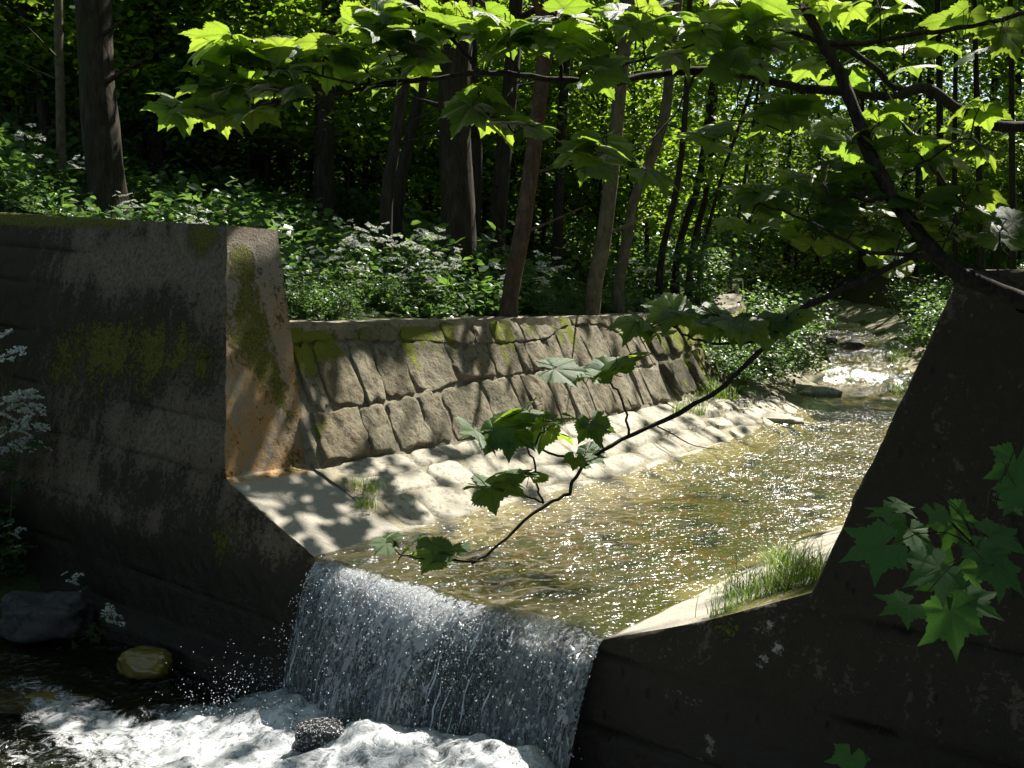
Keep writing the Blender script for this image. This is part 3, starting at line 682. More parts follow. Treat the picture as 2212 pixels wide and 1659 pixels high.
for i, (X, Y, sx, sy, sz, lab, fl) in enumerate([
        (1730, 845, .34, .2, .13, 'flat pale rock at the left edge of the upper stream', .1), (1775, 850, .36, .2, .10, 'pale mossy slab beside the flat rock at the water edge', .5),
        (1770, 800, .26, .16, .14, 'dark mossy rock left of the small rapid', .4), (1960, 806, .36, .2, .16, 'dark rock at the right end of the small rapid', .0),
        (1925, 812, .14, .1, .07, 'small dark stone in the rapid beside the larger dark rock', .0), (1670, 905, .40, .22, .07, 'low slab lying at the edge of the paving', .0),
        (1790, 735, .22, .15, .1, 'stone in the far upper reach of the stream', .0), (1840, 745, .25, .2, .12, 'stone near the middle of the far upper reach', .2)]):
    z = .05 if Y > 790 else .66
    p = G(X, Y, z); rock('rock', (p[0], p[1], z), (sx, sy, sz), M['rock'] if i not in (0, 1, 5) else M['flag'], lab, 30 + i * 3, rng.uniform(-.4, .4), 4, .35, 'rocks in the stream', fl)

# ------------------------------------------------------------------ leaf templates
T_DIA = (np.array([[0, 0, 0], [-.36, .45, .10], [0, 1, -.06], [.36, .45, .10]]), np.array([[0, 2, 1], [0, 3, 2]]))
T_HEX = (np.array([[0, .45, -.04], [0, 0, 0], [.40, .25, .07], [.34, .68, .05], [0, 1.05, -.1], [-.34, .68, .05], [-.40, .25, .07]]), np.array([[0, 1, 2], [0, 2, 3], [0, 3, 4], [0, 4, 5], [0, 5, 6], [0, 6, 1]]))
def lobed(lobes, sinus, n_teeth, tooth, nth, nr, cup, petiole=.55):
    """lobes: (angle deg, length, sharpness). polar leaf about the petiole junction"""
    th = np.radians(np.linspace(-158, 158, nth))
    env = np.zeros(nth)
    for ang, ln, sh in lobes:
        d = np.abs(th - math.radians(ang)); env = np.maximum(env, ln * np.exp(-(d / sh) ** 1.25))
    base = sinus * (1 - .35 * (np.abs(th) / PI) ** 2)
    r0 = (env ** 4 + base ** 4) ** .25
    # teeth: alternate
    r0 = r0 * (1 + tooth * np.where(np.arange(nth) % 2 == 0, 1, -1) * (1 - np.exp(-((np.abs(th) - 2.75) / .2) ** 2)))
    for ang, ln, sh in lobes:
        i = np.abs(th - math.radians(ang)).argmin(); r0[i] = ln * 1.03
        for q in (i - 1, i + 1):
            if 0 <= q < nth: r0[q] = min(r0[q], ln * .90)
    rr = (np.linspace(0, 1, nr + 1)[1:]) ** .9
    x = (rr[:, None] * r0 * np.sin(th)); y = (rr[:, None] * r0 * np.cos(th))
    va = np.min([np.abs(th - math.radians(l[0])) for l in lobes], axis=0)
    vein = np.exp(-(va / .045) ** 2)[None] * np.ones_like(x)
    R = rr[:, None] * r0
    z = .07 * R * (1 - np.exp(-(va / .16) ** 2))[None] - cup * R ** 2 + .02 * vnoise(x * 5, y * 5, seed=4)
    V = np.concatenate([[[0, 0, 0]], np.stack([x, y, z], -1).reshape(-1, 3)])
    F1 = np.stack([np.zeros(nth - 1, int), 1 + np.arange(nth - 1), 2 + np.arange(nth - 1)], 1)
    Fq = gridF(nr, nth, False, 1); Fq = np.concatenate([Fq[:, [0, 1, 2]], Fq[:, [0, 2, 3]]])
    Fs = np.concatenate([F1, Fq]); vv = np.concatenate([[1], vein.ravel()])
    k = len(V)
    return V, Fs[:, ::-1], vv
SYC = [(0, 1.0, .36), (50, .92, .33), (-50, .90, .33), (112, .62, .34), (-112, .60, .34)]
NOR = [(0, 1.05, .33), (50, 1.0, .31), (-50, .98, .31), (105, .74, .30), (-105, .72, .30)]
def leaf_mesh(lobes, sinus, tooth, cup, plen, seed, nth=65):
    V, Fs, ve = lobed(lobes, sinus, 0, tooth, nth, 3, cup)
    V = V.copy(); V[:, 2] += .05 * fbm(V[:, 0] * 1.5 + seed, V[:, 1] * 1.5, seed=seed); V[:, 2] -= V[0, 2]
    pv, pf = tube(smooth_path([(0, 0, 0), (0, -plen * .5, -.05 + .02 * seed % .05), (0.02, -plen, .06)], 5), [.010, .011, .011, .012, .014], 4)
    pf = np.concatenate([pf[:, [0, 1, 2]], pf[:, [0, 2, 3]]])
    Va = np.concatenate([V, pv]); Fa = np.concatenate([Fs, pf + len(V)])
    me = mesh(Va, Fa, dict(vein=np.concatenate([ve, np.zeros(len(pv))]), stalk=np.concatenate([np.zeros(len(V)), np.ones(len(pv))]), var=np.full(len(Va), .5)))
    return me
SYCM = [leaf_mesh(SYC, .68, .045, .10 + .08 * k, .55 + .1 * k, k * 3 + 1) for k in range(5)]
NORM = [leaf_mesh(NOR, .62, .06, .06 + .06 * k, .8, k * 3 + 2, 49) for k in range(3)]
for m_ in SYCM: m_.materials.append(M['syc'])
for m_ in NORM: m_.materials.append(M['nor'])
def frame(n, d):
    n = n / np.linalg.norm(n); d = d - n * np.dot(d, n); d /= np.linalg.norm(d); x = np.cross(d, n)
    return Matrix(((x[0], d[0], n[0]), (x[1], d[1], n[1]), (x[2], d[2], n[2])))
LR = random.Random(12)
def add_leaf(parent, meshes, base, nrm, dr, size):
    o = bpy.data.objects.new('leaf', LR.choice(meshes)); col.objects.link(o); o.parent = parent
    o.location = Vector(base) - parent.location
    o.rotation_euler = frame(np.array(nrm, float), np.array(dr, float)).to_euler(); s_ = size; o.scale = (s_ * LR.uniform(.9, 1.1), s_, s_)
    return o

# ------------------------------------------------------------------ foreground sycamore
syc = empty('sycamore_tree', (2.75, 2.55, .1), 'sycamore whose dark limb and lobed leaves overhang the stream in front of everything', 'tree')
BR = {}
def branch(name, pts, w0, w1, nm='branch', n=None, seg=8, mat='twig'):
    P3 = [P(x, y, d) if len(q) == 3 else None for q in pts for (x, y, d) in [q]]
    path = smooth_path(P3, n or max(12, len(pts) * 5))
    d = np.array([(p - EYE) @ CF for p in path])
    w = np.linspace(w0, w1, len(path)) * d / F / 2
    k = np.arange(len(path)); w = w * (1 + .10 * vnoise(k * .6, len(BR) * 3.1, seed=8))
    path = path + .004 * np.stack([vnoise(k * .5, 1, seed=1), vnoise(k * .5, 2, seed=2), vnoise(k * .5, 3, seed=3)], 1)
    V, Fs = tube(path, w, seg, .15, len(BR))
    obj(nm, mesh(rel(V, syc), Fs), M[mat], syc); BR[name] = (path, w)
# trunk from the bank up into the frame
tr_path = smooth_path([(2.75, 2.55, -.3), (2.62, 2.62, .5), (2.3, 2.75, 1.2), P(2330, 720, 2.95), P(2212, 655, 2.9)], 26)
V, Fs = tube(tr_path, np.linspace(.09, .030, 26), 12, .2, 3); obj('trunk', mesh(rel(V, syc), Fs), M['twig'], syc)
ub = smooth_path([(2.62, 2.62, .5), (2.62, 2.8, 1.6), (2.45, 3.1, 2.45), P(2330, 270, 3.4), P(2212, 272, 3.35)], 22)
V, Fs = tube(ub, np.linspace(.06, .021, 22), 10, .2, 4); obj('limb', mesh(rel(V, syc), Fs), M['twig'], syc)
ub = smooth_path([(2.45, 3.1, 2.45), (2.2, 3.0, 2.75), P(2300, 10, 2.9)], 12)
V, Fs = tube(ub, np.linspace(.03, .006, 12), 8, .2, 6); obj('branch', mesh(rel(V, syc), Fs), M['twig'], syc)
branch('A', [(2212, 655, 2.9), (2120, 612, 2.9), (2050, 578, 2.9), (1990, 510, 2.92), (1930, 430, 2.95), (1880, 330, 3.0), (1838, 220, 3.05), (1800, 130, 3.1), (1778, 95, 3.12), (1740, 20, 3.15), (1700, -60, 3.2)], 38, 20, 'limb')
branch('B', [(2040, 560, 2.88), (1960, 556, 2.86), (1880, 598, 2.84), (1810, 630, 2.82), (1740, 665, 2.8), (1700, 695, 2.78), (1660, 740, 2.77), (1600, 800, 2.75), (1540, 850, 2.73), (1450, 900, 2.7), (1370, 940, 2.68), (1310, 970, 2.66), (1270, 1000, 2.65), (1240, 1040, 2.64), (1225, 1068, 2.63), (1190, 1085, 2.62), (1140, 1120, 2.6), (1090, 1165, 2.58), (1050, 1200, 2.57), (1018, 1216, 2.56)], 15, 5)
branch('B1', [(1702, 695, 2.78), (1665, 722, 2.76), (1610, 740, 2.73), (1540, 742, 2.7), (1490, 730, 2.68), (1460, 708, 2.66)], 8, 4, 'twig')
branch('B2', [(1356, 945, 2.68), (1352, 890, 2.67), (1335, 850, 2.66), (1318, 828, 2.65)], 6, 4, 'twig')
branch('B3', [(1262, 1000, 2.65), (1200, 980, 2.63), (1150, 962, 2.6), (1135, 950, 2.6)], 6, 4, 'twig')
branch('B4', [(1172, 1090, 2.6), (1160, 1050, 2.6), (1152, 1000, 2.6), (1138, 968, 2.6)], 5, 4, 'twig')
branch('B5', [(1170, 1088, 2.6), (1145, 1072, 2.58), (1110, 1065, 2.57)], 5, 3, 'twig')
branch('B6', [(1030, 1214, 2.56), (960, 1210, 2.53), (900, 1206, 2.5), (862, 1196, 2.48), (850, 1180, 2.48)], 5, 3, 'twig')
branch('Cc', [(2330, 270, 3.4), (2212, 272, 3.35), (2140, 268, 3.3), (2070, 235, 3.25), (1995, 192, 3.2), (1930, 212, 3.2), (1870, 202, 3.18), (1760, 195, 3.15), (1690, 180, 3.1), (1600, 160, 3.05), (1500, 155, 3.0), (1400, 165, 2.95), (1330, 178, 2.9), (1250, 175, 2.88), (1170, 168, 2.86), (1100, 160, 2.84), (1020, 158, 2.82), (940, 168, 2.8), (860, 182, 2.78), (780, 192, 2.76), (700, 210, 2.74), (640, 215, 2.72), (560, 230, 2.7), (490, 238, 2.7)], 26, 5)
branch('C2', [(1030, 160, 2.82), (1015, 125, 2.8), (980, 90, 2.78), (945, 66, 2.76), (915, 48, 2.74), (906, 0, 2.7), (900, -60, 2.7)], 9, 6, 'twig')
branch('C3', [(1210, 172, 2.87), (1208, 100, 2.85), (1205, 50, 2.84), (1170, 0, 2.8), (1150, -40, 2.8)], 8, 6, 'twig')
branch('C4', [(885, 178, 2.79), (858, 150, 2.76), (838, 120, 2.74), (830, 95, 2.7)], 5, 3, 'twig')
branch('C5', [(1120, 160, 2.84), (1100, 110, 2.8), (1095, 60, 2.8), (1090, 30, 2.8)], 5, 3, 'twig')
branch('C6', [(930, 168, 2.8), (800, 180, 2.72), (700, 165, 2.7), (620, 150, 2.68), (560, 150, 2.66), (500, 135, 2.6)], 6, 3, 'twig')
branch('D', [(1778, 95, 3.12), (1860, 92, 3.1), (1960, 74, 3.05), (2030, 68, 3.0), (2110, 55, 2.98), (2212, 30, 2.95), (2300, 10, 2.9)], 12, 9)
branch('E', [(1778, 95, 3.12), (1700, 65, 3.1), (1640, 46, 3.05), (1600, 44, 3.0), (1540, 30, 2.95)], 12, 6)
branch('E2', [(1778, 95, 3.12), (1830, 105, 3.12), (1880, 140, 3.15), (1935, 190, 3.2), (1990, 194, 3.2)], 13, 12)
branch('Fb', [(1975, 552, 2.88), (1900, 545, 2.86), (1850, 535, 2.84), (1790, 500, 2.8), (1700, 460, 2.76), (1640, 440, 2.74)], 10, 4)
branch('G', [(1925, 425, 2.95), (1880, 432, 2.92), (1840, 425, 2.9), (1790, 440, 2.87)], 11, 5, 'twig')
branch('G2', [(1290, 176, 2.88), (1340, 140, 2.86), (1420, 120, 2.85), (1500, 95, 2.84), (1520, 80, 2.84)], 6, 4, 'twig')
branch('H', [(1500, 158, 3.0), (1460, 240, 2.95), (1380, 320, 2.85), (1300, 350, 2.75)], 5, 3, 'twig')
branch('H2', [(1130, 162, 2.85), (1100, 200, 2.8), (1075, 235, 2.75), (1060, 255, 2.72)], 5, 3, 'twig')
branch('H3', [(1600, 160, 3.05), (1590, 230, 3.0), (1560, 290, 2.95), (1530, 305, 2.9)], 4, 3, 'twig')
branch('I', [(2050, 578, 2.9), (2100, 575, 2.86), (2160, 600, 2.8), (2230, 632, 2.75)], 9, 7)
branch('I2', [(1950, 380, 2.96), (2010, 340, 2.9), (2080, 300, 2.86), (2150, 330, 2.84)], 6, 3, 'twig')
branch('I3', [(1900, 180, 3.15), (1990, 330, 3.05), (2060, 420, 2.98), (2120, 480, 2.9)], 6, 3, 'twig')
allb = np.concatenate([v[0] for v in BR.values()])
# leaf clusters: centre x, y, half extents, count, depth, leaf length (m), look-from-above tilt
CLU = [(430, 245, 85, 35, 8, 2.62, .082), (490, 190, 90, 30, 8, 2.66, .082), (500, 110, 80, 28, 7, 2.6, .08), (600, 130, 90, 38, 11, 2.66, .082), (700, 120, 80, 35, 8, 2.68, .08),
    (600, 200, 60, 22, 3, 2.64, .085), (545, 245, 35, 15, 2, 2.6, .085), (810, 60, 60, 50, 8, 2.7, .085), (790, 155, 60, 25, 5, 2.7, .08), (900, 60, 90, 55, 12, 2.72, .085), (880, 130, 60, 35, 6, 2.74, .08),
    (1010, 60, 80, 50, 10, 2.76, .085), (1110, 90, 80, 60, 10, 2.8, .085), (1200, 60, 80, 50, 9, 2.8, .085), (1270, 120, 70, 40, 5, 2.82, .08), (1380, 40, 90, 40, 9, 2.85, .085), (1500, 60, 70, 40, 6, 2.88, .085),
    (1440, 110, 70, 30, 4, 2.86, .08), (1055, 250, 70, 22, 4, 2.7, .105), (1110, 288, 40, 14, 2, 2.62, .12), (1285, 170, 50, 20, 2, 2.84, .08), (1270, 345, 75, 38, 5, 2.6, .105), (1310, 320, 40, 12, 2, 2.6, .1), (1400, 385, 45, 25, 2, 2.7, .10),
    (1525, 310, 45, 18, 4, 2.85, .085), (1600, 20, 90, 40, 8, 2.9, .09), (1730, 20, 90, 40, 9, 2.95, .09), (1650, 90, 80, 40, 6, 3.0, .085), (1590, 130, 70, 35, 5, 2.95, .085), (1700, 240, 70, 40, 5, 3.0, .10), (1720, 300, 50, 20, 2, 2.95, .095), (1800, 160, 80, 40, 4, 3.0, .09),
    (1900, 20, 90, 40, 6, 2.9, .09), (1950, 130, 60, 40, 3, 3.0, .09), (2080, 90, 70, 50, 4, 2.9, .09), (2170, 70, 50, 40, 4, 2.85, .09), (1840, 310, 80, 35, 5, 2.9, .09), (1900, 270, 60, 35, 4, 2.9, .09), (1960, 330, 80, 35, 6, 2.85, .095), (2060, 330, 90, 40, 7, 2.8, .095),
    (2110, 245, 55, 22, 3, 2.9, .09), (1780, 400, 80, 35, 9, 2.85, .09), (1860, 430, 90, 35, 9, 2.85, .09), (1740, 460, 80, 30, 8, 2.8, .09), (1640, 430, 60, 35, 5, 2.75, .09), (1620, 480, 50, 35, 4, 2.72, .085), (1860, 500, 80, 30, 7, 2.8, .085), (1760, 520, 70, 25, 5, 2.78, .08),
    (1970, 470, 80, 35, 7, 2.8, .09), (2080, 450, 80, 40, 7, 2.78, .09), (2160, 500, 50, 40, 4, 2.7, .09), (1930, 570, 60, 20, 3, 2.85, .07), (2050, 520, 60, 25, 4, 2.7, .08),
    (1400, 715, 45, 30, 4, 2.62, .085), (1470, 690, 50, 18, 4, 2.66, .085), (1560, 695, 60, 20, 5, 2.7, .085), (1620, 715, 60, 25, 5, 2.72, .08), (1700, 690, 50, 15, 3, 2.75, .075),
    (1250, 815, 38, 28, 3, 2.62, .085), (1330, 795, 50, 20, 3, 2.64, .09), (1075, 945, 45, 25, 4, 2.58, .085), (1130, 900, 50, 15, 3, 2.58, .085), (1175, 935, 45, 20, 3, 2.6, .085), (1275, 925, 35, 15, 3, 2.66, .06),
    (1265, 992, 32, 18, 5, 2.65, .045), (1060, 1065, 38, 20, 3, 2.56, .078), (1110, 1045, 30, 15, 2, 2.58, .06), (1165, 1035, 25, 10, 1, 2.6, .06), (855, 1180, 40, 14, 3, 2.48, .05), (955, 1200, 42, 20, 5, 2.53, .062)]
nsyc = 0
for (cx, cy_, rx, ry, n, d, ln) in CLU:
    hub = P(cx, cy_, d); j = ((allb - hub) ** 2).sum(1).argmin(); root = allb[j]
    tw = MB()
    mid = (root + hub) / 2 + np.array([0, 0, .015])
    pth = smooth_path([root, mid, hub], 8)
    V, Fs = tube(pth, np.linspace(.0030, .0018, 8), 6); tw.add(V, Fs)
    for q in range(n):
        ang = 2 * PI * (q + LR.random() * .8) / n; rr = LR.uniform(.35, 1.0) ** .6
        X, Y = cx + rx * rr * math.cos(ang), cy_ + ry * rr * math.sin(ang)
        cen = P(X, Y, d + LR.uniform(-.10, .10) + (.22 if cx > 1700 and cy_ < 620 else 0))
        out = cen - hub; out[2] *= .6; out = out + np.array([LR.uniform(-.05, .05), LR.uniform(-.05, .05), 0]); out /= np.linalg.norm(out) + 1e-6
        size = ln * 1.10 * LR.uniform(.75, 1.2)
        dr = out + np.array([0, 0, -LR.uniform(.1, .6)])
        nr = np.array([0, 0, 1.0]) + .38 * np.array([LR.gauss(0, 1), LR.gauss(0, 1), 0]) - .30 * CF * np.array([1, 1, 0]) * (1 if cy_ > 380 else -.2)
        dr /= np.linalg.norm(dr)
        base = cen - dr * size * .45
        # petiole end
        pe = base - dr * size * .55
        V, Fs = tube(smooth_path([hub, (hub + pe) / 2 + np.array([0, 0, .006]), pe], 5), np.linspace(.0014, .0009, 5), 4); tw.add(V, Fs)
        add_leaf(syc, SYCM, base, nr, dr, size); nsyc += 1
    obj('twig', tw.mesh(off=syc.location), M['twig'], syc)
print('sycamore leaves', nsyc)

# norway maple sprays at the lower right
nor = empty('maple_sapling', (2.3, 1.55, .1), 'young maple with pointed green leaves against the dark abutment at the lower right', 'sapling')
stem = smooth_path([(2.3, 1.55, .0), (2.15, 1.75, .6), P(2300, 1180, 2.05), P(2212, 1195, 2.05)], 16)
V, Fs = tube(stem, np.linspace(.014, .005, 16), 7, .1, 2); obj('stem', mesh(rel(V, nor), Fs), M['twig'], nor)
NL = [(1905, 1120, -60, .055, .3), (1940, 1108, 20, .05, .3), (1875, 1190, -70, .082, .5), (1960, 1175, -10, .07, .6), (2070, 1150, 25, .078, .75), (2020, 1125, 0, .045, .4), (2055, 1270, -15, .10, .85), (2000, 1250, -50, .085, .6), (2165, 1180, 55, .075, .6), (2190, 1100, 50, .06, .4), (1935, 1320, -60, .06, .5), (2060, 1360, 10, .095, .85),
      (2105, 1320, 40, .075, .5), (2170, 1250, 40, .07, .5), (2190, 1030, -10, .085, .8), (2205, 1080, 20, .07, .6), (2130, 1210, 30, .06, .5), (1830, 1655, -20, .055, .6)]
hub0 = P(2120, 1195, 2.0)
for i, (X, Y, rot, ln, face) in enumerate(NL):
    d = 2.0 + .12 * math.sin(i * 2.3); cen = P(X, Y, d)
    up = -CU * math.cos(math.radians(rot)) + CR * math.sin(math.radians(rot))
    nr = np.array([0, 0, 1.0]) * (1 - face) + face * (-CF) + .2 * rvec(1)[0]
    base = cen - up * ln * .4
    add_leaf(nor, NORM, base, nr, up + .1 * rvec(1)[0], ln)
    tw = MB(); tgt = base - up * ln * .7
    src = hub0 if Y < 1600 else P(1900, 1750, 1.9)
    V, Fs = tube(smooth_path([src, (src + tgt) / 2 + np.array([0, 0, .02]), tgt], 7), np.linspace(.0016, .0009, 7), 5); tw.add(V, Fs)
    obj('twig', tw.mesh(off=nor.location), M['twig'], nor)
V, Fs = tube(smooth_path([P(2212, 1195, 2.05), P(2160, 1192, 2.02), hub0], 8), np.linspace(.005, .002, 8), 6); obj('stem', mesh(rel(V, nor), Fs), M['twig'], nor)
V, Fs = tube(smooth_path([(2.3, 1.55, .1), P(2000, 1900, 1.95), P(1900, 1750, 1.9)], 8), np.linspace(.006, .002, 8), 6); obj('stem', mesh(rel(V, nor), Fs), M['twig'], nor)

# ------------------------------------------------------------------ sun gaps shaped into the canopy to place the light
def sunny(p):
    """wanted openness (0 closed .. 1 open) of the canopy for light landing at point p (n,3)"""
    t = (p[:, 2] - .5) / S[2]; q = p - t[:, None] * S
    a, b = AB(q[:, 0], q[:, 1]); s, L_ = creek(q[:, 0], q[:, 1])
    nz = fbm(a * .55, b * .55, seed=301, o=3)
    g = 0 * a
    ch = sstep(-3.3, -2.7, s) * sstep(2.6, 1.6, s) * sstep(-1.6, -1.2, b)
    g = np.maximum(g, ch * sstep(12.5, 9.5, L_) * (b < 14))
    g = np.maximum(g, ch * sstep(8, 10, L_) * (nz > -.15))
    g = np.maximum(g, sstep(-5.8, -5.1, a) * sstep(-2.2, -2.6, a) * sstep(-.2, .2, b) * sstep(4.8, 4.2, b))      # flowers behind the wall
    g = np.maximum(g, sstep(-2.1, -1.7, a) * sstep(2.4, 2.0, a) * sstep(-3.0, -2.4, b) * (b < 1))        # foam
    g = np.maximum(g, (b < .6) * (a > -4.6) * (a < -1.9) * (b > -2.5) * (nz > .12))
    g = np.maximum(g, (L_ > 11) * (nz > -.06)); g = np.maximum(g, (s > 2.6) * (L_ > 4) * (nz > -.05))
    g = np.maximum(g, (b < 0) * (a > -.4) * (a < 6) * (b > -6.5) * (nz > -.5))                                   # foreground leaves
    g = np.maximum(g, (b < .2) * (a > -3.5) * (a < 1.5) * (b < -2.4) * (nz > -.1))
    g = np.maximum(g, (s < -4.5) * (nz > -.30))
    g = np.maximum(g, (a > -4.3) * (a < -2.2) * (b > -.5) * (b < .5))
    g = np.where((a > 3.05) & (b < -2.9) & (b > -4.6), 0, g)
    return g

# ------------------------------------------------------------------ trees
def crown_leaves(n, R, Hh, seed, leaf=.30, clumps=70):
    r = np.random.default_rng(seed)
    c = r.normal(size=(clumps, 3)); c /= np.linalg.norm(c, axis=1)[:, None]; c *= (r.uniform(.25, 1, clumps) ** .45)[:, None]
    c *= np.array([R, R, Hh])
    k = r.integers(0, clumps, n)
    pos = c[k] + r.normal(size=(n, 3)) * np.array([.62, .62, .42])
    nr = np.array([0, 0, 1.0]) + .7 * r.normal(size=(n, 3)); dr = r.normal(size=(n, 3))
    return pos, nr, dr, leaf * r.uniform(.7, 1.25, n), r.uniform(0, 1, n)
def leaf_block(pos, nr, dr, sc, var, T=T_DIA, off=(0, 0, 0)):
    V, Fs = scatter(T[0], T[1], pos, nr, dr, sc)
    return mesh(V - np.array(off), Fs, dict(var=np.repeat(var, len(T[0]))), smooth=False)
CROWNS = [crown_leaves(6500, 4.0, 3.2, 500 + k) for k in range(4)]
CROWNM = [leaf_block(*c) for c in CROWNS]
for m_ in CROWNM: m_.materials.append(M['forest'])
def put_crown(parent, top, k, scale=1.0, name='crown', standalone=None):
    """crown centred on world point top; leaves dropped where sun is wanted"""
    pos, nr, dr, sc, var = CROWNS[k % 4]; ang = k * 1.7
    c, s_ = math.cos(ang), math.sin(ang); R = np.array([[c, s_, 0], [-s_, c, 0], [0, 0, 1.]])
    pw = pos @ R * scale + top; g = sunny(pw)
    base = np.zeros(3) if parent is None else np.array(parent.location)
    if g.max() < .5:
        o = bpy.data.objects.new(name, CROWNM[k % 4]); col.objects.link(o); o.parent = parent
        o.location = top - base; o.rotation_euler = (0, 0, ang); o.scale = (scale,) * 3
    else:
        keep = rng.uniform(0, 1, len(pw)) > g * .985
        if keep.sum() < 40: return None
        org = base if parent is not None else top
        me = leaf_block(pw[keep], (nr @ R)[keep], (dr @ R)[keep], (sc * scale)[keep], var[keep], off=org)
        o = obj(name, me, M['forest'], parent)
        if parent is None: o.location = top
    return o
treexy = []
def tree(pts, w, d, mat, label, k, crown=True, group='forest trees behind the wall', n=26):
    """pts: image points from base to top of the visible trunk at distance d; w width in px there"""
    for _ in range(40):
        base = P(pts[0][0], pts[0][1], d); s0_, _L = creek(base[:1], base[1:2])
        if abs(s0_[0]) > 2.82: break
        d += .7; w *= (d - .7) / d
    gz = float(ground(np.array([base[0]]), np.array([base[1]]))[0])
    top = P(pts[-1][0], pts[-1][1], d)
    dirv = (top - P(pts[-2][0], pts[-2][1], d)); dirv /= np.linalg.norm(dirv)
    dirv = dirv * .6 + np.array([0, 0, .4]); dirv /= np.linalg.norm(dirv)
    root = empty('forest_tree', (base[0], base[1], gz), label, 'tree', group)
    pp = [np.array([base[0], base[1], gz - .3]) + 0 * base] + [P(x, y, d) for x, y in pts[(1 if base[2] < gz + .3 else 0):]]
    hgt = gz + 9.5 + (k % 3)
    top2 = top + dirv * max(2.0, (hgt - top[2]) / max(.4, dirv[2]))
    pp += [(top + top2) / 2 + .12 * rvec(1)[0], top2]
    path = smooth_path(pp, n); r0 = w * d / F / 2
    zz = path[:, 2] - gz
    rad = r0 * (1.05 - .5 * np.clip(zz / 11, 0, 1)); rad[0:3] *= np.array([2.0, 1.5, 1.15])
    V, Fs = tube(path, rad, 14, .18, k); obj('trunk', mesh(rel(V, root), Fs), M[mat], root)
    rk = random.Random(k)
    # limbs
    for q in range(5 if crown else 3):
        i = int(n * rk.uniform(.6, .95)); ang = rk.uniform(0, 2 * PI); ln = rk.uniform(1.2, 2.6)
        e = path[i] + np.array([math.cos(ang) * ln, math.sin(ang) * ln, ln * .7])
        V, Fs = tube(smooth_path([path[i], (path[i] + e) / 2 + np.array([0, 0, -.1]), e], 7), np.linspace(rad[i] * .5, rad[i] * .15, 7), 6); obj('branch', mesh(rel(V, root), Fs), M[mat], root)
    for q in range(2):   # dead side twigs low on the stem
        i = int(n * rk.uniform(.25, .5)); ang = rk.uniform(0, 2 * PI); ln = rk.uniform(.4, 1.1)
        e = path[i] + np.array([math.cos(ang) * ln, math.sin(ang) * ln, ln * .3])
        V, Fs = tube(smooth_path([path[i], (path[i] + e) / 2, e], 6), np.linspace(rad[i] * .18 + .004, .003, 6), 5); obj('branch', mesh(rel(V, root), Fs), M[mat], root)
    if crown: put_crown(root, top2 + np.array([0, 0, .6]), k, rk.uniform(.8, 1.05))
    treexy.append((base[0], base[1]))
    return root
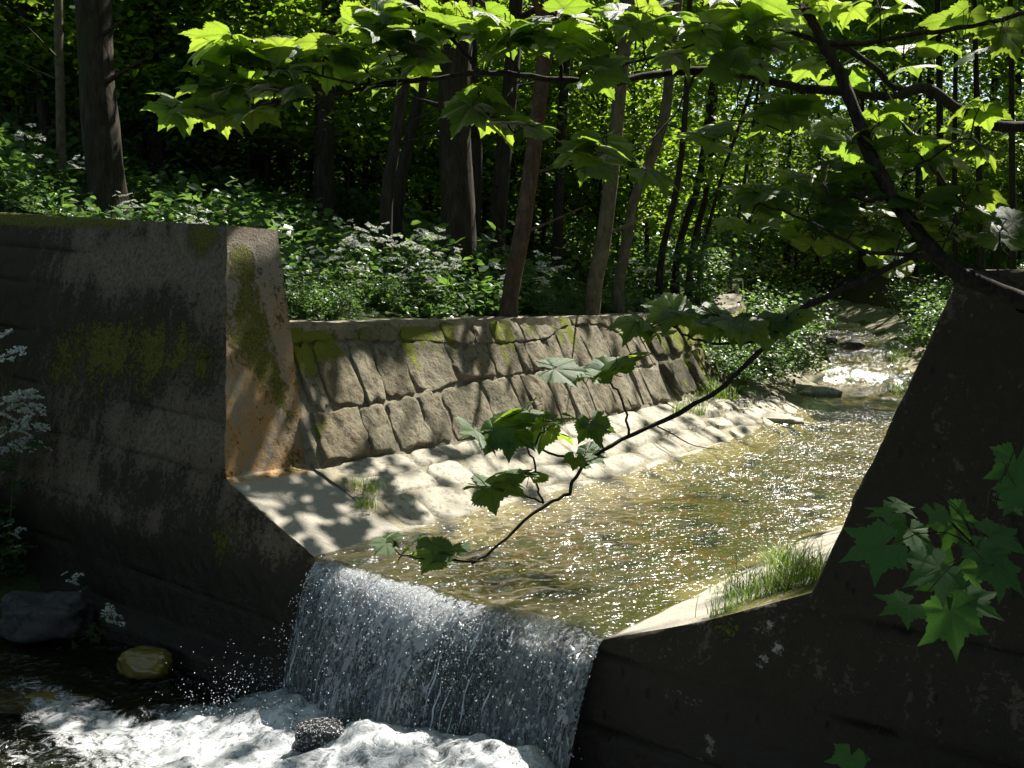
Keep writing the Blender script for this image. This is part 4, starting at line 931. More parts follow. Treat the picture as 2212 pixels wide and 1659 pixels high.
TREES = [
 ([(245, 440), (215, 250), (202, 0)], 78, 12, 'bark', 'thick mossy trunk, widest of the trees on the left behind the abutment'),
 ([(345, 420), (335, 200), (325, 0)], 36, 16, 'bark_dark', 'dark straight trunk just right of the thickest left trunk'),
 ([(115, 330), (75, 120), (42, -10)], 24, 15, 'bark_dark', 'dark trunk leaning up to the left near the left edge'),
 ([(133, 400), (130, 200), (126, 0)], 19, 13, 'bark_pale', 'slender pale grey trunk left of the thickest trunk'),
 ([(12, 300), (6, 0)], 22, 18, 'bark_dark', 'dark trunk at the very left edge of the wood'),
 ([(390, 330), (392, 150), (388, 0)], 10, 20, 'bark_dark', 'thin dark stem between the second trunk and the sycamore leaves'),
 ([(470, 380), (485, 200), (500, 0)], 32, 18, 'bark_dark', 'dark trunk partly hidden behind the sycamore spray'),
 ([(700, 430), (702, 200), (715, 0)], 44, 15, 'bark_dark', 'shaded trunk under the left end of the long sycamore branch'),
 ([(835, 440), (855, 300), (878, 140), (890, 0)], 27, 12.5, 'bark', 'grey trunk leaning right, left one of a leaning pair'),
 ([(858, 440), (885, 300), (912, 170), (930, 0)], 27, 14, 'bark_dark', 'darker trunk leaning right, right one of a leaning pair'),
 ([(990, 470), (982, 300), (985, 150), (988, 0)], 74, 13, 'bark', 'broad furrowed trunk in the middle of the wood'),
 ([(1028, 470), (1030, 300), (1020, 100)], 24, 14.5, 'bark_dark', 'dark stem tight against the broad middle trunk'),
 ([(1076, 480), (1088, 330), (1104, 170), (1115, 0)], 36, 14, 'bark_dark', 'black trunk right of the broad middle trunk'),
 ([(1090, 690), (1105, 620), (1128, 500), (1150, 340), (1175, 140), (1190, 0)], 38, 10.6, 'bark_brown', 'smooth brown tree growing right behind the wall coping'),
 ([(1205, 480), (1210, 320), (1222, 150), (1228, 0)], 22, 17, 'bark_dark', 'black slim trunk between the two pale trees near the wall'),
 ([(1280, 660), (1300, 540), (1318, 400), (1335, 240), (1352, 60), (1360, -20)], 36, 12.6, 'bark_pale', 'pale straight tree with dark rings rising from the wall edge'),
 ([(1336, 625), (1352, 530), (1370, 430), (1412, 330), (1437, 240), (1452, 100), (1465, -10)], 24, 14, 'bark_pale', 'pale tree with a kinked stem right of the straight pale one'),
 ([(1428, 560), (1455, 440), (1473, 330), (1484, 180), (1490, 0)], 14, 17, 'bark', 'thin curving stem beyond the kinked pale tree'),
 ([(1462, 560), (1485, 470), (1508, 400), (1530, 250), (1560, 0)], 16, 19, 'bark_dark', 'dark leaning stem, first of three near the bend'),
 ([(1492, 565), (1510, 480), (1528, 400), (1545, 200), (1550, 0)], 14, 20, 'bark_dark', 'dark leaning stem, second of three near the bend'),
 ([(1512, 570), (1528, 500), (1560, 380), (1620, 200), (1660, 40)], 8, 19, 'bark_dark', 'thin dark stem slanting right over the bend'),
 ([(1580, 575), (1600, 440), (1630, 250), (1650, 60)], 8, 22, 'bark_dark', 'thin upright stem beyond the three leaning stems'),
 ([(1640, 560), (1646, 350), (1650, 100)], 10, 25, 'bark_dark', 'thin far stem behind the bend of the stream'),
 ([(1862, 600), (1864, 300), (1858, 0)], 16, 26, 'bark_dark', 'far straight stem left of the thick limb'),
 ([(1928, 600), (1930, 250), (1932, 0)], 10, 24, 'bark_dark', 'thin far stem right of the thick limb'),
 ([(2032, 580), (2030, 260), (2026, 0)], 26, 20, 'bark_dark', 'dark trunk above the abutment'),
 ([(2064, 580), (2062, 300), (2068, 0)], 16, 21, 'bark_dark', 'slimmer trunk just right of the dark one above the abutment'),
 ([(2188, 580), (2186, 300), (2182, 0)], 17, 18, 'bark_dark', 'trunk at the far right edge above the abutment'),
 ([(790, 400), (788, 200), (795, 0)], 12, 20, 'bark', 'thin grey stem left of the leaning pair'),
 ([(610, 420), (606, 200), (600, 0)], 16, 21, 'bark_dark', 'thin dark stem behind the left spray of sycamore leaves'),
 ([(285, 400), (280, 200), (270, 0)], 12, 22, 'bark_dark', 'thin stem between the thickest trunk and its dark neighbour'),
 ([(930, 430), (945, 200), (950, 0)], 10, 22, 'bark_dark', 'thin stem between the leaning pair and the broad trunk'),
 ([(1150, 470), (1158, 300), (1160, 100)], 10, 20, 'bark_dark', 'thin stem in the gap left of the slim black trunk'),
 ([(1400, 560), (1398, 350), (1402, 100)], 9, 23, 'bark_dark', 'thin straight stem in the bright leaves behind the kinked tree'),
 ([(1700, 570), (1706, 300), (1720, 0)], 15, 27, 'bark_dark', 'mid-sized stem deep behind the bend'),
 ([(1765, 580), (1770, 300), (1752, 0)], 9, 30, 'bark_dark', 'slim stem deep in the wood left of the limb'),
 ([(1975, 590), (1985, 300), (1990, 0)], 12, 29, 'bark_dark', 'slim stem deep in the wood right of the limb'),
 ([(2120, 585), (2112, 300), (2105, 0)], 14, 25, 'bark_dark', 'stem between the far right trunk and the pair above the abutment'),
 ([(560, 400), (556, 200), (540, 0)], 22, 19, 'bark_dark', 'dark trunk seen below the left sycamore spray'),
 ([(760, 420), (752, 200), (748, 0)], 18, 22, 'bark_dark', 'dark trunk right of the shaded trunk under the long branch')]
TR = [tree(pts, w, d, mt, lab, k) for k, (pts, w, d, mt, lab) in enumerate(TREES)]
bt = TR[13]
def spray(targets, seed, hgt, n, spread, ln=.15):
    """bough added to the brown tree, out of view, to cast leaf shadows on targets"""
    r = random.Random(seed)
    for (a, b, z) in targets:
        hub = W(a, b, z) + S * ((hgt - z) / S[2])
        st0 = np.array(bt.location) + np.array([.25, .1, 5.0])
        pth = smooth_path([st0, (st0 + hub) / 2 + np.array([0, 0, .4]), hub], 12)
        V, Fs = tube(pth, np.linspace(.035, .008, 12), 6, .1, seed); obj('branch', mesh(rel(V, bt), Fs), M['bark_brown'], bt)
        for q in range(n):
            c = hub + np.array([r.gauss(0, spread), r.gauss(0, spread), r.gauss(0, .12)])
            dr = c - hub + .1 * rvec(1)[0]; dr[2] -= .15; dr /= np.linalg.norm(dr)
            o = bpy.data.objects.new('leaf', SYCM[r.randrange(5)]); col.objects.link(o); o.parent = bt; o.location = Vector(c) - bt.location
            o.rotation_euler = frame(np.array([r.gauss(0, .3), r.gauss(0, .3), 1.]), dr).to_euler(); o.scale = (ln * r.uniform(.8, 1.25),) * 3
spray([(-1.75, .35, .25), (-1.35, .75, .1)], 5, 5.6, 30, .32)
spray([(-2.3, 1.5, .9), (-2.35, 1.1, 1.2), (-2.5, 3.3, 1.2)], 6, 6.3, 14, .3)

# trees added, mostly out of frame, to shade the wood around planned sun gaps
tv, tf = tube(smooth_path([(0, 0, -11.5), (.2, .1, -6), (0, 0, 0)], 8), np.linspace(.24, .1, 8), 8)
TRM = mesh(tv, tf); TRM.materials.append(M['bark'])
k = 50; r = random.Random(4)
for gx in np.arange(-26, 50, 4.6):
    for gy in np.arange(-9, 62, 4.6):
        x = gx + r.uniform(-1.5, 1.5); y = gy + r.uniform(-1.5, 1.5); k += 1
        px_, py_, dd = None, None, None
        v = np.array([x, y, 3.]) - EYE; dpt = v @ CF
        X = 1106 + F * (v @ CR) / dpt if dpt > .3 else 9e9
        near = any((x - a) ** 2 + (y - b) ** 2 < 7 for a, b in treexy)
        s_, L_ = creek(np.array([x]), np.array([y]))
        if near: continue
        inside = dpt > 1 and -150 < X < 2360
        gz = float(ground(np.array([x]), np.array([y]))[0]); gz = max(gz, 0)
        top = np.array([x, y, gz + r.uniform(10.5, 13.5)])
        if inside and dpt < 30 and abs(s_[0]) < 3.5: pass
        c_ = put_crown(None, top, k, r.uniform(.85, 1.1), 'canopy')
        if c_ is None: continue
        setp(c_, 'leaf canopy added overhead to shade the wood', None, 'added canopy that shades the wood', 'stuff')
        if not inside or dpt > 34:
            if abs(s_[0]) > 4:
                o = bpy.data.objects.new('canopy_trunk', TRM); col.objects.link(o); o.location = top; setp(o, 'trunk under an added shade crown', None, 'added canopy that shades the wood', 'stuff')

# ------------------------------------------------------------------ understorey
def bush_mesh(n, R, Hh, leaf, seed, clumps=30, T=T_HEX, flatc=.18):
    r = np.random.default_rng(seed)
    c = np.stack([r.normal(0, .5, clumps) * R, r.normal(0, .5, clumps) * R, r.uniform(.25, 1, clumps) * Hh], 1)
    k = r.integers(0, clumps, n)
    pos = c[k] + r.normal(size=(n, 3)) * np.array([R * .22, R * .22, flatc * R * .5]); pos[:, 2] = np.abs(pos[:, 2])
    nr = np.array([0, 0, 1.0]) + .45 * r.normal(size=(n, 3)); dr = r.normal(size=(n, 3)); dr[:, 2] -= .3
    return leaf_block(pos, nr, dr, leaf * r.uniform(.6, 1.3, n), r.uniform(0, 1, n), T), c
SAPL = [bush_mesh(3200, 1.6, 4.2, .105, 700 + k, 34) for k in range(4)]
for m_, _ in SAPL: m_.materials.append(M['forest'])
SAPS = []
for (m_, c_) in SAPL:
    mb = MB(); pt = smooth_path([(0, 0, -.3), (.05, .03, 1.5), (0, 0, 3.9)], 9); V, Fs = tube(pt, np.linspace(.035, .012, 9), 6); mb.add(V, Fs)
    for q in c_[:22]:
        st_ = np.array([0, 0, max(.3, q[2] * .75)]); V, Fs = tube(smooth_path([st_, (st_ + q) / 2 + np.array([0, 0, .08]), q], 5), np.linspace(.014, .005, 5), 4); mb.add(V, Fs)
    me = mb.mesh(); me.materials.append(M['bark_dark']); SAPS.append(me)
def sapling(x, y, k, sc, label, group):
    gz = float(ground(np.array([x]), np.array([y]))[0])
    root = empty('leafy_sapling', (x, y, gz), label, 'sapling', group); root.rotation_euler = (0, 0, k * 2.1); root.scale = (sc, sc, sc)
    for nm, me in (('stem', SAPS[k % 4]), ('foliage', SAPL[k % 4][0])):
        o = bpy.data.objects.new(nm, me); col.objects.link(o); o.parent = root
PH = ['thickest left trunk', 'dark trunk beside the thickest', 'leaning trunk at the left edge', 'slender pale grey trunk', 'trunk at the very left edge', 'thin dark stem on the left', 'trunk behind the sycamore leaves', 'shaded trunk under the long branch', 'leaning grey trunk', 'leaning darker trunk', 'broad furrowed trunk', 'stem beside the broad trunk', 'black trunk mid wood', 'smooth brown tree', 'slim black trunk', 'pale ringed tree', 'kinked pale tree', 'thin curving stem', 'first dark leaning stem', 'second dark leaning stem', 'thin slanting stem', 'thin upright stem at the bend', 'thin far stem at the bend', 'far stem left of the limb', 'far stem right of the limb', 'dark trunk above the right abutment', 'slim trunk above the abutment', 'trunk at the far right edge', 'thin stem left of the leaning pair', 'thin stem behind the leaf spray', 'thin stem by the thickest trunk', 'thin stem left of the broad trunk', 'thin stem in the middle gap', 'thin stem behind the kinked tree', 'stem deep behind the bend', 'slim stem deep left of the limb', 'slim stem deep right of the limb', 'stem near the far right trunk', 'trunk below the left spray', 'trunk right of the shaded one']
k = 0; r = random.Random(9)
for i in range(230):
    d = r.uniform(15, 42) if i < 150 else r.uniform(13, 26); X = r.uniform(-60, 2260); q = P(X, 500, d)
    s_, L_ = creek(np.array([q[0]]), np.array([q[1]]))
    if abs(s_[0]) < 4.6 and L_[0] < 34: continue
    if X < 1300 and d < 15.5: continue
    pq = q - S * ((float(ground(q[:1], q[1:2])[0]) + 3.3 - .5) / S[2]) + 0; aa_, bb_ = AB(pq[0], pq[1])
    if -6.5 < aa_ < 2.2 and -3 < bb_ < 8.5: continue
    side = 'left' if s_[0] < 0 else 'right'
    sc_ = r.uniform(.7, 1.35); j = min(range(len(treexy)), key=lambda m: (treexy[m][0] - q[0]) ** 2 + (treexy[m][1] - q[1]) ** 2)
    rel_ = 'behind' if q[1] > treexy[j][1] + 1.2 else ('right of' if q[0] > treexy[j][0] else 'left of')
    size_ = 'small' if sc_ < .85 else ('medium' if sc_ < 1.12 else 'tall')
    far_ = ', farther off' if math.hypot(treexy[j][0] - q[0], treexy[j][1] - q[1]) > 5 else ''
    sapling(q[0], q[1], k, sc_, '%s young tree %s the %s%s' % (size_, rel_, PH[j], far_), 'young trees under the %s bank wood' % side); k += 1
# far leaf mass that closes the view
n = 240000
X = rng.uniform(-150, 2360, n); d = rng.uniform(33, 62, n); d[:55000] = rng.uniform(19, 33, 55000)
q = EYE + (CF[None] + CR[None] * ((X - 1106) / F)[:, None]) * d[:, None]
gz = ground(q[:, 0], q[:, 1]); z = gz + rng.uniform(0, 1, n) ** 1.1 * np.where(d > 44, 19, 11); s_, L_ = creek(q[:, 0], q[:, 1])
cl = fbm(q[:, 0] * .35, q[:, 1] * .35, z * .45, seed=600, o=3)
kp = (cl > np.where(d < 33, .06, -.12)) & ((np.abs(s_) > 4.5) | (L_ > 36)); q = np.stack([q[:, 0], q[:, 1], z], 1); kp &= rng.uniform(0, 1, n) > sunny(q) * (d < 33); q = q[kp]; n = len(q)
m2 = 60000; X = rng.uniform(1350, 2400, m2); d = rng.uniform(46, 66, m2); q2 = EYE + (CF[None] + CR[None] * ((X - 1106) / F)[:, None]) * d[:, None]
q2[:, 2] = rng.uniform(4, 23, m2); q = np.concatenate([q, q2]); n = len(q)
obj('far_woodland', leaf_block(q, np.array([0, 0, 1.]) + .6 * rng.normal(size=(n, 3)), rng.normal(size=(n, 3)), .24 * rng.uniform(.6, 1.3, n), rng.uniform(0, 1, n)), M['forest'], kind='stuff', label='mass of leaves of the far wood closing the view')

# undergrowth on both banks
def carpet(name, label, n, sampler, size, hmax, T=T_HEX, dens=.0, mat='under'):
    x, y = sampler(n); s_, L_ = creek(x, y); a, b = AB(x, y)
    kp = (np.abs(s_) > 3.12) & (b > 1.05)
    kp &= fbm(x * 1.2, y * 1.2, seed=610, o=3) > dens
    x, y = x[kp], y[kp]; s_ = s_[kp]
    hm = hmax * (.35 + .65 * sstep(3.1, 4.3, np.abs(s_))) * (.65 + .7 * fbm(x * .9, y * .9, seed=611))
    z = ground(x, y) + np.clip(hm, .05, 9) * rng.uniform(0, 1, len(x)) ** .6
    pos = np.stack([x, y, z], 1); m = len(pos)
    nr = np.array([0, 0, 1.]) + .42 * rng.normal(size=(m, 3)); dr = rng.normal(size=(m, 3)); dr[:, 2] -= .35
    return obj(name, leaf_block(pos, nr, dr, size * rng.uniform(.5, 1.35, m), rng.uniform(0, 1, m), T), M[mat], kind='stuff', label=label)
def samp_near(n):
    s_ = -3.12 - rng.uniform(0, 1, n) ** 1.2 * 7.5; L_ = rng.uniform(1.0, 15, n); q = C(L_, s_, 0 * s_); return q[:, 0], q[:, 1]
def samp_leftback(n):
    a = rng.uniform(-12, -2.9, n); b = rng.uniform(1.05, 9, n); q = Wv(a, b, 0 * a); return q[:, 0], q[:, 1]
def samp_far(n):
    X = rng.uniform(-120, 2330, n); d = 11 + rng.uniform(0, 1, n) ** .9 * 30; q = EYE + (CF[None] + CR[None] * ((X - 1106) / F)[:, None]) * d[:, None]; return q[:, 0], q[:, 1]
def samp_right(n):
    s_ = 3.12 + rng.uniform(0, 1, n) ** 1.2 * 9; L_ = rng.uniform(2, 34, n); q = C(L_, s_, 0 * s_); return q[:, 0], q[:, 1]
carpet('undergrowth', 'broad leafy undergrowth just behind the left wall', 26000, samp_near, .075, .32)
carpet('undergrowth', 'dark leafy undergrowth above and behind the left abutment', 28000, samp_leftback, .07, .62)
carpet('undergrowth', 'leafy ground layer further back in the wood', 60000, samp_far, .13, .9)
carpet('undergrowth', 'leafy plants along the right bank', 30000, samp_right, .10, .9)
def carpet_low(n):
    a = rng.uniform(-9, -4.4, n); b = rng.uniform(-4.5, -.15, n); q = Wv(a, b, 0 * a); z = ground(q[:, 0], q[:, 1]) + rng.uniform(0, .45, n); q[:, 2] = z
    obj('undergrowth', leaf_block(q, np.array([0, 0, 1.]) + .45 * rng.normal(size=(n, 3)), rng.normal(size=(n, 3)), .07 * rng.uniform(.5, 1.4, n), rng.uniform(0, 1, n), T_HEX), M['under'], kind='stuff', label='dark leafy plants on the bank below the left abutment')
carpet_low(9000)
# small leaves, clover and grass at the coping
def samp_edge(n):
    s_ = -3.02 - rng.uniform(0, 1, n) * .5; L_ = rng.uniform(.95, 8, n); q = C(L_, s_, 0 * s_); return q[:, 0], q[:, 1]

# ------------------------------------------------------------------ herbs and grass
def grass_mesh(n, h, spread, seed, lean=.95):
    r = np.random.default_rng(seed); mb = MB()
    for i in range(n):
        bx, by = r.normal(0, spread, 2); ang = r.uniform(0, 2 * PI); ln = h * r.uniform(.5, 1.15); w = r.uniform(.0025, .005); le = lean * r.uniform(.3, 1.3)
        t = np.linspace(0, 1, 6); out = np.array([math.cos(ang), math.sin(ang), 0])
        c = np.array([bx, by, 0]) + out * (le * ln * t[:, None] ** 2) + np.array([0, 0, 1]) * (ln * (t - .35 * le * t ** 2.5))[:, None]
        sd = np.array([-out[1], out[0], 0]) * (w * (1 - t) ** .7)[:, None]
        V = np.stack([c - sd, c + sd], 1).reshape(-1, 3); mb.add(V, gridF(6, 2), var=r.uniform())
    return mb.mesh()
GR = [grass_mesh(110, .27, .08, 800 + k) for k in range(3)]
for g_ in GR: g_.materials.append(M['grass'])
def tuft(p, k, sc, label, sz=1.0):
    o = bpy.data.objects.new('grass_tuft', GR[k % 3]); col.objects.link(o); o.location = p; o.rotation_euler = (0, 0, k * 1.3); o.scale = (sc, sc, sc * sz)
    return setp(o, label, 'grass', 'grass tufts in the joints')
for i, (X, Y, z, sc, lab) in enumerate([
        (800, 1060, .24, .55, 'small grass tuft in the joint below the left wall'), (795, 1095, .17, .5, 'small grass tuft lower down the same joint near the slab'), (770, 1048, .27, .4, 'tiny tuft nearest to the left abutment'),
        (1700, 1245, .30, 1.0, 'bright grass tuft by the sloping edge of the right abutment'), (1740, 1235, .36, .8, 'grass clump closest to the right abutment'), (1640, 1275, .2, .8, 'grass tuft left of the bright clump on the weir lip'),
        (1590, 1285, .15, .7, 'thin grass tuft at the water edge on the right'), (1570, 1335, .22, .6, 'tuft hanging over the weir face on the right'), (1760, 1255, .42, .7, 'grass at the very foot of the right abutment edge'), (1650, 1300, .27, .6, 'low grass on the mossy lip of the weir'), (1610, 1310, .22, .6, 'short grass on the weir lip near the water'), (1690, 1280, .33, .7, 'grass behind the mossy lip of the weir'), (1675, 1215, .24, .7, 'grass tuft behind the bright clump at the right'), (1720, 1270, .35, .7, 'low grass at the foot of the right abutment edge'),
        (1500, 875, .40, .9, 'long grass tuft at the foot of the wall midway'), (1540, 850, .40, 1.1, 'tall grass clump left of the upper stream'), (1560, 860, .36, .9, 'grass clump beside the tall one at the wall foot'), (1470, 890, .40, .7, 'short grass at the wall foot'),
        (1510, 895, .33, .7, 'grass just below the wall-foot clump'), (1600, 850, .30, .8, 'grass at the edge of the leafy plants by the upper stream'), (1950, 850, .30, 1.3, 'arching grass over the water behind the right abutment'), (1975, 835, .35, 1.3, 'arching grass nearest the right abutment edge'), (1930, 780, .5, 1.2, 'grass on the right bank above the small rapid'), (1960, 770, .5, 1.2, 'grass clump on the right bank beside the rapid')]):
    p = G(X, Y, z); s_, L_ = creek(np.array([p[0]]), np.array([p[1]]))
    tuft(tuple(p - np.array([0, 0, .01])), i, sc, lab, 1.0 if i not in (20, 21) else .7)

# leafy clumps at the wall foot and stream edge
BSH = [bush_mesh(900, .45, .75, .055, 900 + k, 26, T_HEX, .3) for k in range(3)]
for m_, _ in BSH: m_.materials.append(M['under'])
def bush(p, k, sc, label, group=None):
    o = bpy.data.objects.new('leafy_plant', BSH[k % 3][0]); col.objects.link(o); o.location = p; o.rotation_euler = (0, 0, k * 2.3); o.scale = (sc,) * 3
    return setp(o, label, 'plant', group)
for i, (L_, s_, z, sc, lab) in enumerate([(9.6, -2.0, .4, .9, 'leafy plant at the wall foot where the paving ends'), (10.4, -1.9, .35, 1.1, 'larger leafy plant at the foot of the mossy wall'), (11.3, -1.8, .3, 1.2, 'leafy plant overhanging the upper stream on the left'), (12.4, -1.75, .3, 1.3, 'leafy plant left of the small rapid'),
        (13.6, -1.8, .3, 1.4, 'tall leafy plant behind the mossy rock'), (15, -1.9, .35, 1.4, 'leafy plant on the left bank above the rapid'), (16.8, -1.9, .5, 1.5, 'leafy plant on the inside of the bend'), (19, -2.0, .6, 1.6, 'far leafy plant on the inside of the bend'), (11.0, -2.7, 1.5, 1.2, 'plant hanging over the top of the mossy wall'), (12.8, -2.8, 1.5, 1.4, 'second plant hanging over the mossy wall'),
        (12.6, 1.5, .15, 1.1, 'leafy plant at the right water edge near the abutment line'), (14.2, -1.25, .2, 1.3, 'leafy plant leaning over the left side of the small rapid'), (17.5, 1.2, .5, 1.4, 'leafy plant narrowing the right side of the upper reach'), (21.0, -1.3, .8, 1.5, 'leafy plant narrowing the left side of the upper reach'), (14.5, 1.75, .3, 1.2, 'leafy plant at the right water edge below the rapid'), (16.5, 1.8, .45, 1.5, 'leafy plant on the right bank beside the rapid'), (18.5, 1.8, .6, 1.5, 'leafy plant on the right bank above the rapid'), (20.5, 1.9, .7, 1.7, 'large leafy plant on the right bank of the upper reach'), (23, 1.9, .8, 1.6, 'far leafy plant on the right bank'), (26, 1.9, 1.0, 1.5, 'furthest leafy plant in front of the earthy wall')]):
    p = C(L_, s_, z + float(zw(L_)) * 0); bush(tuple(p), i, sc, lab, 'leafy plants along the stream')
# low light plants on the coping edge
for i, (X, Y, sc, lab) in enumerate([(668, 690, .45, 'bright low plant beside the abutment on the wall top'), (745, 690, .40, 'low sunlit herb on the wall top left of the grass patch'), (800, 680, .45, 'sunlit herb in the middle of the bright patch on the wall top'), (850, 678, .5, 'leafy herb in the bright patch on the wall top'), (905, 672, .5, 'sunlit herb at the right end of the bright patch'), (1180, 680, .4, 'low plant with broad leaves on the coping right of the brown tree'), (1230, 676, .4, 'low plant with broad leaves by the pale tree')]):
    p = G(X, Y, 1.44); bush(tuple(p), i, sc, lab, 'low plants on the wall top')

# cow parsley
def umbel_mesh(seed, R=.035):
    r = np.random.default_rng(seed); mb = MB(); P_ = []; 
    for k in range(11):
        a = r.uniform(0, 2 * PI); q = R * math.sqrt(r.uniform(.02, 1)); c = np.array([q * math.cos(a), q * math.sin(a), .012 - 4 * q * q])
        m = 12; P_.append(c + np.stack([r.normal(0, .0048, m), r.normal(0, .0048, m), r.normal(0, .002, m)], 1))
        V, Fs = tube([(0, 0, -.03), c - np.array([0, 0, .002])], [.0006, .0005], 3); 
    P_ = np.concatenate(P_); tq = (np.array([[-.5, -.5, 0], [.5, -.5, 0], [.5, .5, 0], [-.5, .5, 0]]), np.array([[0, 1, 2, 3]]))
    V, Fs = scatter(tq[0], tq[1], P_, np.array([0, 0, 1.]) + .5 * r.normal(size=(len(P_), 3)), r.normal(size=(len(P_), 3)), r.uniform(.0045, .0075, len(P_)))
    me = mesh(V, Fs, dict(var=r.uniform(0, 1, len(V)))); me.materials.append(M['petal']); return me
UMB = [umbel_mesh(k + 1) for k in range(3)]
def parsley_proto(seed, h=.9):
    r = np.random.default_rng(seed); st = MB(); tips = []; lv = []
    main = smooth_path([(0, 0, -.05), (.02, .01, h * .4), (.05 * r.normal(), .05 * r.normal(), h * .72)], 8)
    V, Fs = tube(main, np.linspace(.004, .0025, 8), 5); st.add(V, Fs, var=.5)
    for k in range(9):
        i = r.integers(3, 8); a = r.uniform(0, 2 * PI); ln = h * r.uniform(.15, .36); o_ = np.array([math.cos(a), math.sin(a), 0])
        e = main[i] + o_ * ln * .62 + np.array([0, 0, ln * .95]); V, Fs = tube(smooth_path([main[i], (main[i] + e) / 2 + o_ * .02, e], 5), np.linspace(.0022, .0012, 5), 4); st.add(V, Fs, var=.5); tips.append(e)
        if r.uniform() < .6:
            e2 = (main[i] + e) / 2 + np.array([-o_[1], o_[0], 0]) * ln * .4 + np.array([0, 0, ln * .45]); V, Fs = tube([(main[i] + e) / 2, e2], [.0015, .001], 4); st.add(V, Fs, var=.5); tips.append(e2)
    # ferny leaves
    pos, nr, dr, sc = [], [], [], []
    for k in range(9):
        i = r.integers(0, 7); a = r.uniform(0, 2 * PI); o_ = np.array([math.cos(a), math.sin(a), .25]); ln = r.uniform(.12, .24)
        for q in np.linspace(.3, 1, 7):
            c = main[i] + o_ * ln * q - np.array([0, 0, .1 * q * q * ln])
            for sgn in (-1, 0, 1):
                sd = np.array([-o_[1], o_[0], 0]) * sgn
                for q2 in (.3, .7, 1.0)[:1 if sgn == 0 else 3]:
                    pos.append(c + sd * ln * .38 * (1.1 - q) * q2 * 1.5); nr.append(np.array([0, 0, 1]) + .25 * r.normal(size=3)); dr.append(o_ + sd * 1.2 + .2 * r.normal(size=3)); sc.append(ln * .16)
    V, Fs = scatter(T_DIA[0], T_DIA[1], np.array(pos), np.array(nr), np.array(dr), np.array(sc))
    lm = mesh(V, Fs, dict(var=r.uniform(0, 1, len(V))), smooth=False); lm.materials.append(M['under'])
    sm = st.mesh(); sm.materials.append(M['grass'])
    return sm, lm, tips
PAR = [parsley_proto(950 + k) for k in range(4)]
def parsley(p, k, sc, label, tilt=(0, 0), group='white cow parsley plants'):
    root = empty('cow_parsley', tuple(p), label, 'plant', group); root.rotation_euler = (tilt[0], tilt[1], k * 1.9 if tilt == (0, 0) else 0); root.scale = (sc,) * 3
    sm, lm, tips = PAR[k % 4]
    for nm, me in (('stem', sm), ('foliage', lm)):
        o = bpy.data.objects.new(nm, me); col.objects.link(o); o.parent = root
    for j, tp in enumerate(tips):
        o = bpy.data.objects.new('umbel', UMB[j % 3]); col.objects.link(o); o.parent = root; o.location = tp; o.rotation_euler = (.4 * math.sin(j * 2.2), .4 * math.cos(j * 1.7), j); o.scale = (1.45 + .35 * math.sin(j * 3.3),) * 3
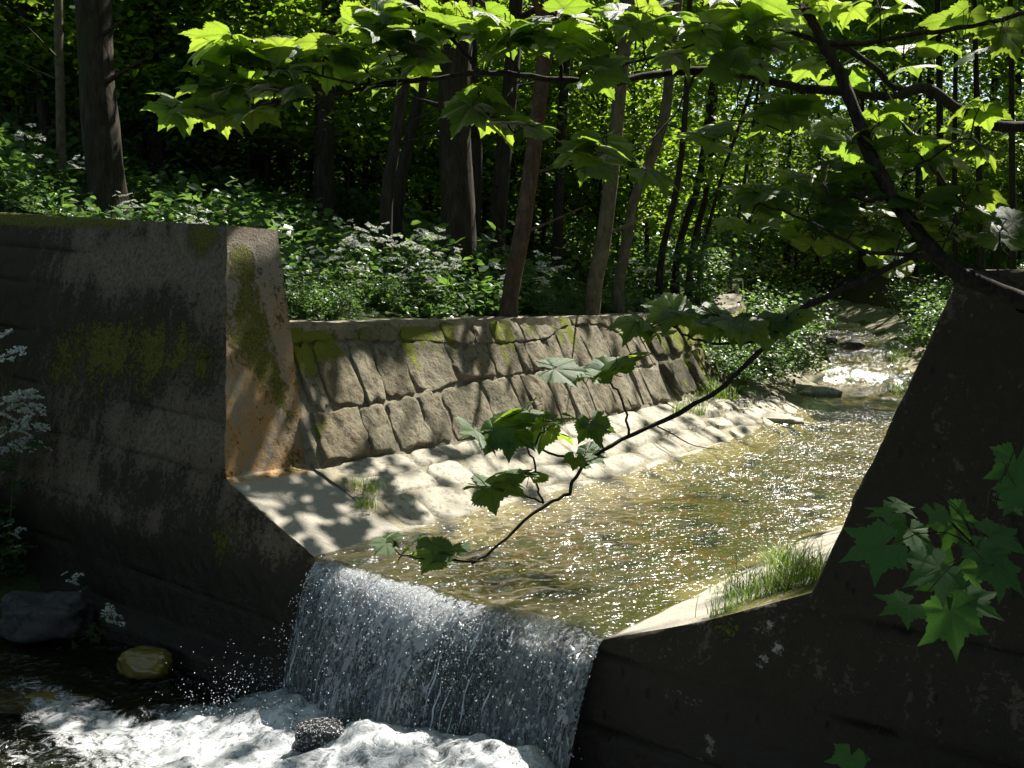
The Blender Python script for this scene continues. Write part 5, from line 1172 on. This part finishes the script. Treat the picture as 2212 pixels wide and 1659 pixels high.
for i, (X, Y, d, sc, lab) in enumerate([
        (700, 560, 8.9, .95, 'cow parsley beside the abutment with its leaves in full sun'), (745, 500, 9.3, 1.1, 'tallest sunlit cow parsley behind the wall'), (790, 500, 9.4, 1.15, 'sunlit cow parsley right of the tallest one'), (835, 515, 9.6, 1.1, 'cow parsley in the middle of the sunlit group'), (880, 520, 9.7, 1.1, 'cow parsley with many umbels right of the group middle'),
        (930, 520, 9.9, 1.1, 'cow parsley near the right end of the sunlit group'), (965, 555, 9.9, .95, 'cow parsley at the right end of the sunlit group'), (770, 590, 9.0, .8, 'low cow parsley in front of the tall group'), (860, 600, 9.3, .8, 'low cow parsley in front, right of the middle'), (940, 600, 9.6, .8, 'low cow parsley in front at the right'),
        (270, 410, 11, 1.0, 'shaded cow parsley between the left trunks'), (70, 270, 12, 1.3, 'shaded cow parsley at the far left'), (180, 330, 12, 1.2, 'shaded cow parsley beside the thickest trunk'), (260, 445, 9.9, .8, 'cow parsley with one bright umbel above the abutment top'), (1190, 540, 12, 1.0, 'cow parsley between the brown and the pale tree'), (1170, 590, 11.5, .8, 'low cow parsley right of the brown tree'),
        (1390, 560, 15, 1.1, 'cow parsley right of the kinked tree'), (1080, 570, 12, .9, 'cow parsley left of the brown tree'), (430, 440, 10.5, .8, 'faint cow parsley behind the abutment top'), (1640, 700, 15.5, 1.1, 'cow parsley above the mossy wall near the bend'), (1950, 700, 19, 1.4, 'cow parsley on the right bank by the abutment edge'), (1920, 720, 20, 1.4, 'cow parsley on the right bank further back')]):
    d = d + (1.1 if i < 10 else 0); top = P(X, Y - (25 if i < 10 else 0), d); gz = float(ground(np.array([top[0]]), np.array([top[1]]))[0])
    s_, L_ = creek(np.array([top[0]]), np.array([top[1]]))
    if abs(s_[0]) < 2.7: gz = .35 + float(zw(L_)[0])
    h_ = max(.35, top[2] - gz); parsley((top[0], top[1], gz), i, min(1.6, h_ / .95), lab)
for X_, top_, kk, lab in ((2, 715, 1, 'tall cow parsley at the left edge in front of the abutment'), (-30, 850, 2, 'lower cow parsley cut off by the left edge in front of the abutment'), (30, 1130, 3, 'dim low cow parsley near the left edge above the grey boulder')):
    pp = P(X_, top_, 8.5); gz = float(ground(pp[:1], pp[1:2])[0]); parsley((pp[0], pp[1], gz), kk, (pp[2] - gz) / .98, lab, (.02, .05))
pp = G(130, 1385, -.88); parsley((pp[0], pp[1] + .35, -.85), 3, .42, 'drooping cow parsley behind the grey boulder', (.1, -.1))
pp = G(160, 1400, -.88); parsley((pp[0], pp[1] + .1, -.86), 0, .45, 'cow parsley bent down over the pool right of the grey boulder', (.1, .9))
# dead twig on the apron
tw = smooth_path([G(1420, 925, .30), G(1450, 940, .25), G(1495, 965, .14), G(1550, 975, .05)], 14)
V, Fs = tube(tw + np.array([0, 0, .02]), np.linspace(.009, .004, 14), 6, .2, 5)
o = obj('fallen_twig', mesh(V - tw[0], Fs), M['twig']); o.location = tw[0]; setp(o, 'thin dead twig lying on the pale paving', 'twig')
